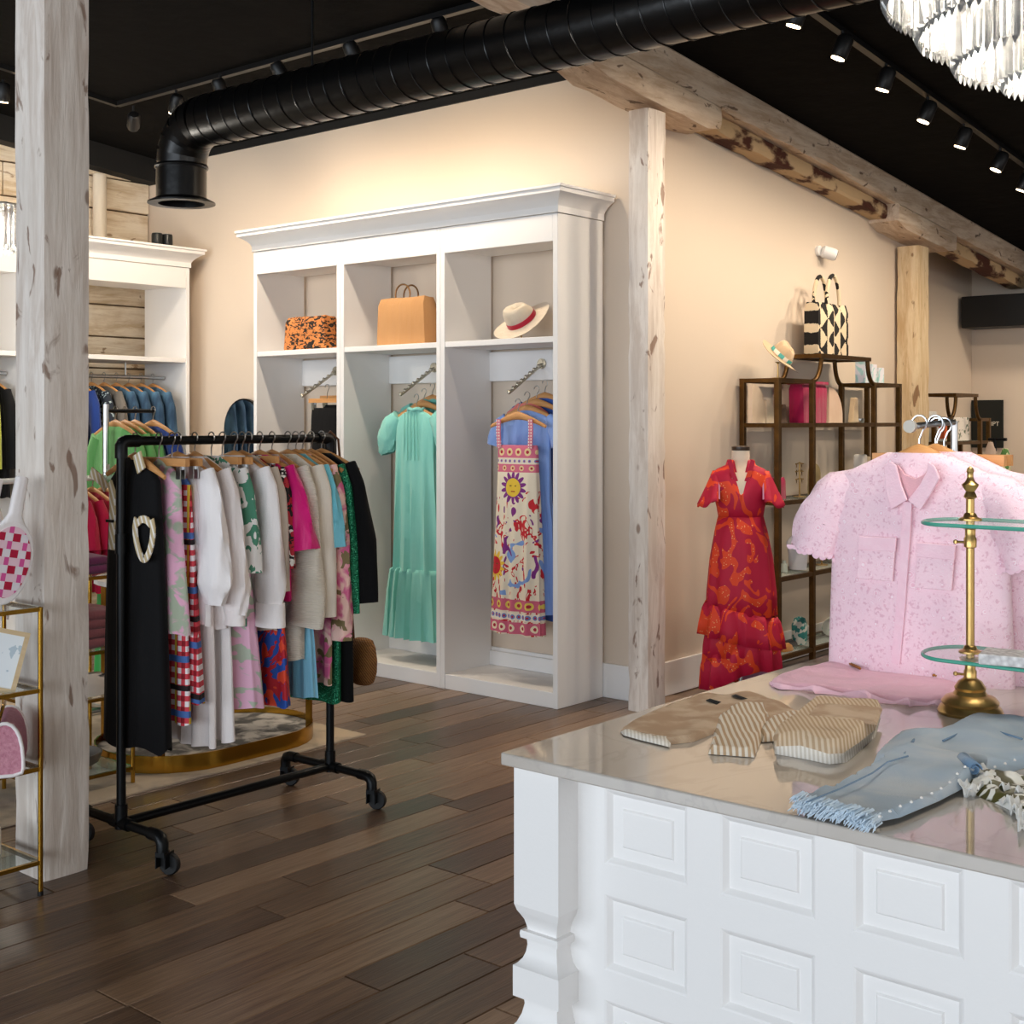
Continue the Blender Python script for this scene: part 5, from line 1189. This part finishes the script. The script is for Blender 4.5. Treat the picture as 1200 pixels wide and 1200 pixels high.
# black and cream tote on top
BCT = mat('black_cream_ikat', '#dcc9ab', .85, fn=lambda c: c.mix(((((c.x*34).sin()*(c.z*46).sin())+((c.x.abs()*70).sin()*.55)+(c.noise(40)-.5)*.8)).gt(.12), '#dcc8a8', '#14100e'))
kt = tote('patterned_tote', 'black and cream patterned tote bag standing on the etagere top', (EX-.115, 7.78, 1.966), R(90), .42, .10, .335, BCT, 1.0)
for s in (-1, 1): MB().tube([(.09*math.cos(R(180*k/16)), s*.045, .33+.19*math.sin(R(180*k/16))) for k in range(17)], .013, 8).build('handle', BCT, kt, smooth=60)
hp2 = onX(903, 440, EXM); hatstand((EXM+.05, hp2.y, EZ[4]+.0005), .10, 'slim brass hat stand on the stepped end of the etagere')
hat('tan felt hat with a teal patterned band tilted on the etagere', (EXM+.06, hp2.y, EZ[4]+.125), (R(-18), R(40), R(-10)), FELT2, TEALB, .84)
# jewellery shelves
def tree(label, loc, h):
    t = thing('jewelry_tree', label, 'jewellery stand', loc); mb = MB().lathe([(.001, .006), (.04, .005), (.04, 0)], 18); mb.build('foot', BRASS, t)
    MB().cyl((0, 0, .004), (0, 0, h), .005, 8).build('stem', BRASS, t)
    for k in range(3):
        z = h*(.5+.22*k); MB().tube([(0, -.05, z), (0, 0, z+.006), (0, .05, z)], .004, 8).build('arm', BRASS, t)
        for q in (-.04, .03): MB().tube([(0, q, z), (.006, q-.006, z-.03), (0, q, z-.055), (-.006, q+.006, z-.03)], .003, 6, closed=True).build('bangle', GOLD, t, smooth=60)
    return t
tree('brass jewellery tree hung with gold bangles on the middle shelf', ex(937, EZ[2]), .22)
tree('brass jewellery tree with earrings beside the necklace bust', ex(963, EZ[1]), .20)
tag(MB().box(-.05, .05, -.11, .11, 0, .05).build('ring_tray', mat('white_tray', '#e6ded4', .5), loc=ex(973, EZ[2]), bevel=.003), 'white ring display box on the middle etagere shelf', 'box')
rt = thing('ring_roll', 'row of gold rings on the white display box', 'jewellery', (EXM+.052, onX(968, 500, EXM).y, EZ[2]+.012))
for k in range(5): MB().tube([(0, k*.022-.03+.01*math.cos(a), .012+.01*math.sin(a)) for a in [2*math.pi*j/14 for j in range(14)]], .003, 6, closed=True).build('ring', GOLD, rt, smooth=60)
tag(MB().prism(arch(.075, .2), -.008, .008, lambda p, q, t: (t, p, q)).build('display_plaque', mat('olive_panel', '#a8946a', .7), loc=(EXM-.06, onX(964, 500, EXM).y, EZ[2]+.0005)), 'olive arched display panel leaning behind the ring box', 'display panel')
MINI = fab('magenta_leather')
b = tote('small_magenta_bag', 'small magenta bag on the middle shelf behind the red dress', ex(909, EZ[2]), R(90), .13, .07, .13, MINI, .9)
t = thing('white_lamp_box', 'white boxed ornament on the middle shelf beside the lace shirt', 'ornament', (EXM, 8.32, EZ[2]+.0005)); MB().box(-.04, .04, -.06, .0, .06, .25).build('block', mat('white_tray'), t, bevel=.012); MB().box(-.04, .04, .005, .09, .06, .235).build('block', mat('beige_tray', '#c9b59a', .6), t, bevel=.012); MB().cyl((0, .01, 0), (0, .01, .1), .03, 14).build('foot', BRONZE, t)
def bust(label, loc):
    t = thing('necklace_bust', label, 'jewellery stand', loc, R(35))
    MB().loft([[(w*math.cos(a), d*math.sin(a)+y, z) for a in [2*math.pi*k/18 for k in range(18)]] for z, w, d, y in ((0, .055, .035, 0), (.01, .055, .035, 0), (.1, .06, .03, -.01), (.17, .072, .03, 0), (.2, .05, .028, .005), (.215, .028, .025, .01), (.25, .026, .024, .012))]).build('bust_form', mat('white_leatherette', '#d9d9e2', .5), t, smooth=60)
    MB().tube([(.03*math.cos(a), -.03-.012*math.sin(a), .19-.06*math.sin(a)**2) for a in [math.pi*k/14 for k in range(15)]], .0025, 6).build('necklace', GOLD, t)
    return t
bust('white necklace bust on the lower etagere shelf', ex(935, EZ[1]))
tag(MB().lathe([(.001, 0), (.03, 0), (.045, .012), (.05, .03), (.046, .03), (.04, .014), (.001, .006)], 20, cap=False).build('silver_bowl', CHROME, loc=ex(978, EZ[1]), smooth=40), 'silver bowl on the lower etagere shelf beside the jewellery tree', 'bowl')
tag(MB().lathe([(.001, 0), (.022, 0), (.02, .05), (.012, .055), (.012, .07), (.001, .072)], 14).build('perfume_bottle', mat('bottle_glass', '#cfd8cf', .1, alpha=.7), loc=ex(919, EZ[1]), smooth=40), 'small clear bottle left of the necklace bust', 'bottle')
TEALC = mat('teal_white_print', '#4f9f9c', .85, fn=lambda c: c.mix(c.noise(26, None, 2).gt(.52), '#3f918f', '#e2e6e0'))
TEALW = mat('white_teal_print', '#dfe3dc', .85, fn=lambda c: c.mix(c.noise(26, None, 2).gt(.6), '#e2e3da', '#7dbbb0'))
tag(MB().loft([[(.045*s*math.cos(a), .06*s*math.sin(a), z) for a in [2*math.pi*k/18 for k in range(18)]] for z, s in ((0, .9), (.05, 1), (.12, 1.02), (.16, .7), (.17, .2))]).build('teal_pouch', TEALC, loc=ex(937, EZ[0]), smooth=60), 'teal patterned pouch on the bottom etagere shelf', 'pouch')
tag(MB().tube([(0, -.09, .055), (0, -.08, .055), (0, .08, .055), (0, .09, .055)], [.03, .052, .052, .03], 18).build('rolled_towel', TEALW, loc=(EXM, onX(974, 500, EXM).y, EZ[0]+.0035), rot=(0, 0, R(20)), smooth=60), 'rolled white and teal printed cloth on the bottom etagere shelf', 'cloth roll')
tag(MB().loft([[(.04*s*math.cos(a), .1*s*math.sin(a), z) for a in [2*math.pi*k/18 for k in range(18)]] for z, s in ((0, 1), (.012, 1), (.02, .85), (.03, .5))]).build('dark_slipper', fab('charcoal_cloth', '#2c2a2c', '#3a3638'), loc=ex(924, EZ[0], EXM-.02), smooth=60), 'dark slipper on the bottom etagere shelf beside the teal pouch', 'slipper')
tag(MB().loft([[(.035*s*math.cos(a), .07*s*math.sin(a), z) for a in [2*math.pi*k/18 for k in range(18)]] for z, s in ((0, 1), (.01, 1), (.03, .8), (.045, .4))]).build('tan_sandal', fab('tan_leather', '#b0793f'), loc=ex(921, EZ[0], EXM+.055), smooth=60), 'tan sandal at the front of the bottom etagere shelf', 'sandal')
# second etagere beyond the post
X2 = -4.05
def art(c): return c.mix((c.y.band(-.30, -.19))*c.z.gt(.02), c.mix(c.noise(20, None, 1, 1).gt(.62), '#efe6dc', '#6f7a66'), '#e2663a')
Y2 = 9.62
tag(MB().box(-.03, .03, -.26, .26, 0, .19).build('print_box', mat('printed_card', '#efe6dc', .6, fn=art), loc=(X2, Y2+.66, 1.3805), bevel=.002), 'white printed box with an orange mark on the far etagere', 'box')
tag(MB().box(-.03, .03, -.07, .07, 0, .15).build('small_book', mat('pale_book', '#d8d4d0', .6), loc=(X2, Y2+.22, 1.3805), bevel=.002), 'small pale book on the far etagere beside the printed box', 'book')
tag(MB().box(-.03, .03, -.09, .09, 0, .05).build('white_case', mat('pale_book'), loc=(X2, Y2+.16, 1.5655), bevel=.004), 'flat white case on the stepped end of the far etagere', 'case')
for k in range(2): tag(MB().box(-.05, .05, -.12, .12, 0, .16+.03*k).build('display_box', mat('grey_card', '#b9aa98', .6, fn=lambda c: c.mix(c.noise(12), '#c2b3a0', '#a39382')), loc=(X2, Y2+.3+.42*k, 0.9505), bevel=.003), ['low taupe box on the middle of the far etagere', 'taller taupe box on the middle of the far etagere'][k], 'box')

# ============================================================ FAR ROOM
pc = onY(1157, 497, 11.67)
pa, pb_ = onY(1138.5, 469, 11.67), onY(1175.5, 525, 11.67)
po = thing('black_poster', 'black poster with small pale lettering on the far wall', 'poster', ((pa.x+pb_.x)/2, 11.675, pb_.z))
pw, phh = pb_.x-pa.x, pa.z-pb_.z
MB().box(-pw/2, pw/2, -.008, .008, 0, phh).build('panel', mat('poster_black', '#0d1411', .5), po)
tc = bpy.data.curves.new('lettering', 'FONT'); tc.body = 'IPT'; tc.size = .055; tc.extrude = .001; tc.align_x = 'RIGHT'; tc.materials.append(mat('pale_lettering', '#d8d2c2', .6)); tmp = bpy.data.objects.new('lettering_curve', tc); to = bpy.data.objects.new('lettering', bpy.data.meshes.new_from_object(tmp)); bpy.data.objects.remove(tmp); COL.objects.link(to)
to.parent = po; to.rotation_euler = (R(90), 0, 0); lp_ = onY(1171, 499, 11.665); to.location = (lp_.x-(pa.x+pb_.x)/2, -.010, lp_.z-pb_.z)
fd = thing('wall_duct', 'black box duct running across the far wall', 'duct', (-4.4, 11.5, 2.3))
za, zb = onY(1170, 347, 11.5).z, onY(1170, 384, 11.5).z
Bx('duct_box', BLACKP, 0, 5, -.15, .15, zb-2.3, za-2.3, fd, .006); MB().box(2, 2.05, -.16, .16, zb-2.31, za-2.29).build('joint_flange', BLACKP, fd); 
Bx('hanger_strap', BLACKP, .6, .63, -.15, .15, za-2.3, ceilz(11.5)-2.3, fd)
cp2 = onX(958, 294, -4.07)
sc_ = thing('security_camera', 'white security camera mounted on the wall above the etagere', 'camera', tuple(cp2))
MB().tube([(0, 0, 0), (.02, 0, 0)], .035, 18).build('mount', WHITE, sc_, smooth=40)
ce = Vector((.8, -.0, -.12)).to_track_quat('Z', 'Y').to_euler()
MB().lathe([(.03, 0), (.042, .012), (.042, .085), (.036, .1)], 20).build('housing', WHITE, sc_, (.02, .02, .0), (Vector((.6, .45, -.25)).to_track_quat('Z', 'Y')).to_euler(), smooth=40)
MB().lathe([(.035, .1), (.032, .104), (.001, .105)], 20).build('lens', BLACKP, sc_, (.02, .02, .0), (Vector((.6, .45, -.25)).to_track_quat('Z', 'Y')).to_euler(), smooth=40)
fx = atD(1166, 485, 10.0)
fr2 = thing('far_clothes_stand', 'slim dark clothes stand beside the far etagere', 'clothes rack', (fx.x, fx.y, 0)); MB().cyl((0, 0, 0), (0, 0, 1.41), .014, 10).build('pole', BLACKM, fr2); MB().cyl((-.05, 0, 1.40), (.09, 0, 1.40), .012, 10).build('bar', BLACKM, fr2); MB().lathe([(.001, .02), (.16, .015), (.17, 0)], 24).build('base', BLACKM, fr2)
garment('blush_dress', 'pale blush dress hanging on the far clothes stand', 'dress', (fx.x-.03, fx.y, 1.38), fab('pale_blush', '#d2bba8', '#c3a994'), top_spec(.045, 1.05, .04, neck=.02), None, nf=6, seed=95)
garment('green_leaf_top', 'pale top with green leaves hanging on the far clothes stand', 'top', (fx.x+.06, fx.y+.05, 1.33), mat('leafy_yellow_print', '#cfd39a', .8, fn=lambda c: c.mix(c.noise(12, None, 2, 1).gt(.5), '#e0dcae', '#5f8a4a')), top_spec(.04, .3, .03, neck=.02), None, nf=6, seed=96)

# ============================================================ LEFT SIDE: RUG, GOLD STAND, CHROME RACK
def rugcol(c):
    q = c.mix(c.smooth(c.noise(2.2, None, 5, .8), .4, .65), '#c9b69c', '#a3968a'); return c.mix(c.smooth(c.noise(7, None, 6), .5, .75)*.6, q, '#6f675f')
rug = MB().box(-7.4, -4.66, 1.7, 4.40, .0005, .012).build('area_rug', mat('faded_rug', '#c9b69c', .95, fn=rugcol, bump=lambda c: c.noise(200), bdist=.003), bevel=.003)
tag(rug, 'faded cream and grey area rug under the gold stands', 'rug')
gp = thing('gold_display_plinth', 'racetrack-shaped gold plinth with a grey fleece top on the rug', 'display stand', (-5.07, 3.76, .0125))
def race(a, b, n=14): # half width a in x, half length b in y
    return [(a*math.cos(R(180*k/n)), b-a+a*math.sin(R(180*k/n))) for k in range(n+1)]+[(a*math.cos(R(180+180*k/n)), -b+a+a*math.sin(R(180+180*k/n))) for k in range(n+1)]
ro, ri = race(.36, .54), race(.352, .532)
MB().loft([[(x, y, 0) for x, y in ro], [(x, y, .075) for x, y in ro], [(x, y, .075) for x, y in ri], [(x, y, 0) for x, y in ri]], False, False, wrap=True).build('gold_band', GOLD, gp, smooth=40)
MB().prism(race(.351, .531), .0, .045, lambda p, q, t: (p, q, t)).build('fleece_top', mat('grey_fleece', '#a9a49e', .95, fn=lambda c: c.mix(c.smooth(c.noise(9, None, 5, .5), .4, .62), '#c8c2ba', '#5f5d5b'), bump=lambda c: c.noise(150), bdist=.006), gp)
for x, y in ((.24, .42), (-.3, .36), (.24, -.42), (-.3, -.36)): Bx('upright', GOLD, x-.018, x+.018, y-.006, y+.006, .046, .82, gp)
MB().prism(race(.36, .54), .80, .82, lambda p, q, t: (p, q, t)).build('tabletop', mat('white_tray'), gp)
# gold side shelves with folded knits
gt = thing('gold_side_shelf', 'small gold shelf of folded knitwear beside the knotty post', 'shelf', (-4.95, 2.97, .0125))
for x in (-.17, .16):
    for y in (-.2, .2): MB().cyl((x, y, 0), (x, y, .90), .009, 8).build('leg', GOLD, gt, smooth=50)
GTZ = [.07, .385, .58, .89]
for z in GTZ:
    for y in (-.2, .2): Bx('shelf_rail', GOLD, -.17, .16, y-.007, y+.007, z-.014, z, gt)
    for x in (-.17, .16): Bx('shelf_rail', GOLD, x-.007, x+.007, -.2, .2, z-.014, z, gt)
    Bx('glass_shelf', GLASS, -.165, .155, -.195, .195, z-.004, z+.002, gt)
def fold(label, loc, mt, n, w=.26, d=.3, h=.035):
    t = thing('folded_knit', label, 'sweater', loc)
    for k in range(n):
        q = random.Random(k); MB().loft([[(w/2*s*math.copysign(abs(math.cos(a))**.5, math.cos(a)), d/2*s*math.copysign(abs(math.sin(a))**.5, math.sin(a)), z+.003*math.sin(3*a+k)) for a in [2*math.pi*i/28 for i in range(28)]] for z, s in ((k*h, .93), (k*h+.006, .99), (k*h+h*.5, 1.01+.02*q.random()), (k*h+h-.006, .99), (k*h+h, .93))]).build('fold', mt, t, smooth=60)
    return t
gz = .0125+.003
fold('plum folded knit on the top of the small gold shelf', (-4.955, 2.97, GTZ[3]+gz), F_PLUM, 2)
fold('stack of folded mauve knits on the small gold shelf', (-4.955, 2.97, GTZ[2]+gz), F_MAUVE, 4, h=.04)
sh_ = thing('white_clog', 'white clog with a dark opening on the small gold shelf', 'shoe', (-4.86, 3.0, GTZ[1]+gz)); MB().loft([[(.045*s*math.cos(a), .12*s*math.sin(a), z) for a in [2*math.pi*k/20 for k in range(20)]] for z, s in ((0, .95), (.03, 1), (.06, .85), (.09, .5))]).build('upper', mat('white_tray'), sh_, smooth=60); MB().lathe([(.001, .003), (.03, .0)], 14, (0, .05, .08)).build('opening', BLACKP, sh_)
tag(MB().lathe([(.001, 0), (.05, 0), (.1, .03), (.115, .07), (.108, .07), (.09, .03), (.001, .01)], 24, cap=False).build('grey_bowl', mat('grey_stoneware', '#5d554c', .6), loc=(-4.93, 2.98, GTZ[0]+gz), smooth=40), 'dark stoneware bowl on the bottom of the small gold shelf', 'bowl')
# chrome rack with green and red tops
crx, cry = -6.05, 3.84
cr = thing('chrome_rack', 'two-level chrome rack holding green and crimson tops', 'clothes rack', (crx, cry, .0125))
MB().cyl((0, 0, 0), (0, 0, 1.62), .016, 12).build('pole', CHROME, cr, smooth=50); MB().cyl((-.3, 0, .02), (.3, 0, .02), .014, 10).build('foot_bar', CHROME, cr); MB().cyl((0, -.3, .02), (0, .3, .02), .014, 10).build('foot_bar', CHROME, cr)
MB().tube([(0, 0, 1.585), (0, .30, 1.585)], .011, 10).build('upper_arm', BLACKM, cr); 
MB().tube([(.02, -.95, 1.235), (.02, .42, 1.235)], .014, 10).build('lower_bar', mat('white_metal', '#d9dcd9', .35, .3), cr, smooth=50)
for i in range(4):
    y = cry+.07+.06*i
    garment('green_shirt', ['leaf green top at the pole of the chrome rack', 'second leaf green top from the chrome rack pole', 'third leaf green top, beside the navy top'][min(i, 2)], 'top', (crx-.02, y, 1.5245-.01), F_GREEN if i < 3 else F_NAVY, top_spec(.2, .62, .028), LSL, 'green tops on the chrome rack', nf=6, seed=100+i, n=40) if i < 3 else garment('navy_shirt', 'navy top last on the upper arm of the chrome rack', 'top', (crx+.06, y, 1.515), F_NAVY, top_spec(.2, .6, .028), LSL, None, nf=6, seed=100+i, n=40)
    hanger((crx-.02+(.08 if i == 3 else 0), y, 1.609), '%s wooden hanger from the pole on the chrome rack upper arm' % ORD[i], 0, 'hangers on the chrome rack upper arm')
for i in range(4):
    y = cry-.25+.07*i
    garment('crimson_top', '%s crimson top on the lower bar of the chrome rack' % ORD[i], 'top', (crx+.05, y, 1.262-.085), F_RED, top_spec(.18, .5, .03), dict(path=[(.155, -.05), (.195, -.13), (.215, -.28)], rad=[.045, .055, .06], amp=.005), 'crimson tops on the chrome rack', nf=7, seed=110+i, n=40)
    hanger((crx+.05, y, 1.262), 'wooden hanger of the %s crimson top' % ORD[i], 0, 'hangers on the chrome rack lower bar')
for i in range(2):
    garment('long_green_skirt', ['bright green long skirt on the chrome rack under the crimson tops', 'black long skirt on the chrome rack under the crimson tops'][i], 'skirt', (crx+.02, cry+.06+.06*i, 1.18), F_GREEN2 if i == 0 else F_BLACK, [(0, .14, .012, 0), (-.05, .15, .02, .002), (-1.0, .2, .035, .012)], nf=7, seed=120+i, n=48)
    hanger((crx+.02, cry+.06+.06*i, 1.30-.036), ['clamp hanger of the bright green long skirt', 'clamp hanger of the black long skirt'][i], 0, 'skirt hangers on the chrome rack', True)
for i, (mt, lb) in enumerate(((F_DPINK, 'blush top on the chrome rack left of the knotty post'), (F_MAUVE, 'mauve top on the chrome rack left of the knotty post'), (F_WHITE, 'white top on the chrome rack left of the knotty post'))):
    y = cry-.92+.09*i; garment('hung_top', lb, 'top', (crx+.05, y, 1.177), mt, top_spec(.18, .5, .03), LSL, None, nf=7, seed=130+i, n=40); hanger((crx+.05, y, 1.262), 'wooden hanger of the '+lb.split(' on')[0], 0, 'hangers at the chrome rack end')

# ------------------------------------------------------------ things on the gold-framed shelf
def racket(label, loc, rot, mt):
    t = thing('racket_bag', label, 'racket', loc); t.rotation_euler = rot
    def out(s):
        pts = []
        for k in range(40):
            a = 2*math.pi*k/40-math.pi/2; r = 1
            pts.append((.085*s*math.cos(a), .15+.15*math.sin(a)*s if math.sin(a) < 0 else .15+.13*math.sin(a)*s))
        return pts
    MB().prism(out(1), -.016, .016, lambda p, q, t_: (p, t_, q)).build('frame', F_WHITE, t, bevel=.006)
    MB().prism(out(.84), -.019, .019, lambda p, q, t_: (p, t_, q)).build('plaid_face', mt, t)
    MB().loft([[(w*math.copysign(abs(math.cos(a))**.6, math.cos(a)), .016*math.copysign(abs(math.sin(a))**.6, math.sin(a)), z) for a in [2*math.pi*k/16 for k in range(16)]] for z, w in ((.245, .055), (.28, .032), (.30, .022), (.42, .02), (.425, .014))]).build('handle', F_WHITE, t, smooth=50)
    return t
F_PLAID2 = mat('pink_plaid', '#d25b82', .8, fn=lambda c: c.mix((c.x*19).fr().lt(.5)*(c.z*19).fr().lt(.5), c.mix((c.z*19).fr().lt(.5), c.mix((c.x*19+.3).fr().lt(.3), '#eec9d6', '#d9569a'), '#e8dfe6'), '#b3123a'))
GX, GY = -3.913, 2.243
racket('white racket bag with a pink and red plaid face leaning on the knotty post', (GX-.115, GY-.085, .945), (0, R(11), R(84)), F_PLAID2)
racket('plain white racket bag leaning beside the plaid one', (GX-.15, GY-.17, .945), (0, R(13), R(84)), F_WHITE2)
pf = thing('picture_frame', 'small pale wood picture frame tilted on the gold-framed shelf', 'picture frame', (GX-.07, GY-.135, GL[2]+.004)); pf.rotation_euler = (R(-12), R(14), R(58))
FRW = mat('pale_frame_wood', '#cdb38c', .6, fn=lambda c: c.mix(c.noise(10, (1, 1, 8)), '#c3a67c', '#dac29c'))
for a, b, c_, d in ((-.075, -.06, 0, .2), (.06, .075, 0, .2), (-.06, .06, 0, .015), (-.06, .06, .185, .2)): Bx('frame_side', FRW, a, b, -.008, .008, c_, d, pf)
Bx('print', mat('printed_card2', '#e9ecec', .6, fn=lambda c: c.mix(c.noise(18).gt(.6), '#e6ebee', '#b9c8d2')), -.06, .06, -.003, .003, .015, .185, pf)
bk = Bx('blue_book', mat('blue_book_cover', '#34499a', .6), -.012, .012, -.05, .05, 0, .09, None, .002); bk.location = (GX-.25, GY-.06, GL[2]+.0035); tag(bk, 'small blue book behind the tilted picture frame', 'book')
pbag = thing('pink_bag', 'pink quilted handbag with white piping on the gold-framed shelf', 'bag', (GX-.075, GY-.075, GL[1]+.0035), R(58))
BAGP = mat('pink_boucle', '#c98296', .9, fn=lambda c: c.mix(c.noise(90, None, 3), '#a95f76', '#e0a6b4'), bump=lambda c: c.noise(160), bdist=.003)
side = [(-.05, 0), (.05, 0), (.058, .03), (.05, .11), (.03, .155), (0, .17), (-.03, .155), (-.05, .11), (-.058, .03)]
MB().prism(smoothpoly(side, 1), -.13, .13, lambda p, q, t: (p, t, q)).build('bag_body', BAGP, pbag, smooth=50)
for y in (-.13, .13): MB().tube([(p, y, q+.0) for p, q in smoothpoly(side, 1)], .006, 8, closed=True).build('piping', F_WHITE, pbag, smooth=60)
MB().box(-.062, -.054, -.02, .02, .0, .09).build('black_strap', F_BLACK, pbag); MB().tube([(-.02, -.1, .165), (-.01, -.05, .2), (-.01, .05, .2), (-.02, .1, .165)], .006, 8).build('handle', GOLD, pbag, smooth=60)
tag(MB().box(-.03, .03, -.05, .05, 0, .10).build('white_gift_box', mat('white_tray'), loc=(GX-.1, GY-.30, GL[1]+.0035), bevel=.002), 'white gift box beside the pink quilted bag', 'box')
tag(MB().box(-.03, .03, -.03, .03, 0, .09).build('cream_candle_box', mat('cream_card', '#ddd2c4', .6), loc=(GX-.17, GY-.09, GL[0]+.0035), bevel=.002), 'cream candle box on the bottom gold-framed shelf', 'box')
tag(MB().lathe([(.001, 0), (.04, 0), (.042, .02), (.036, .07), (.022, .11), (.018, .14), (.02, .145), (.001, .147)], 20).build('mint_bottle', mat('mint_glass', '#8fcfbf', .15, trans=.3), loc=(GX-.1, GY-.165, GL[0]+.0035), smooth=50), 'mint green bottle on the bottom gold-framed shelf', 'bottle')
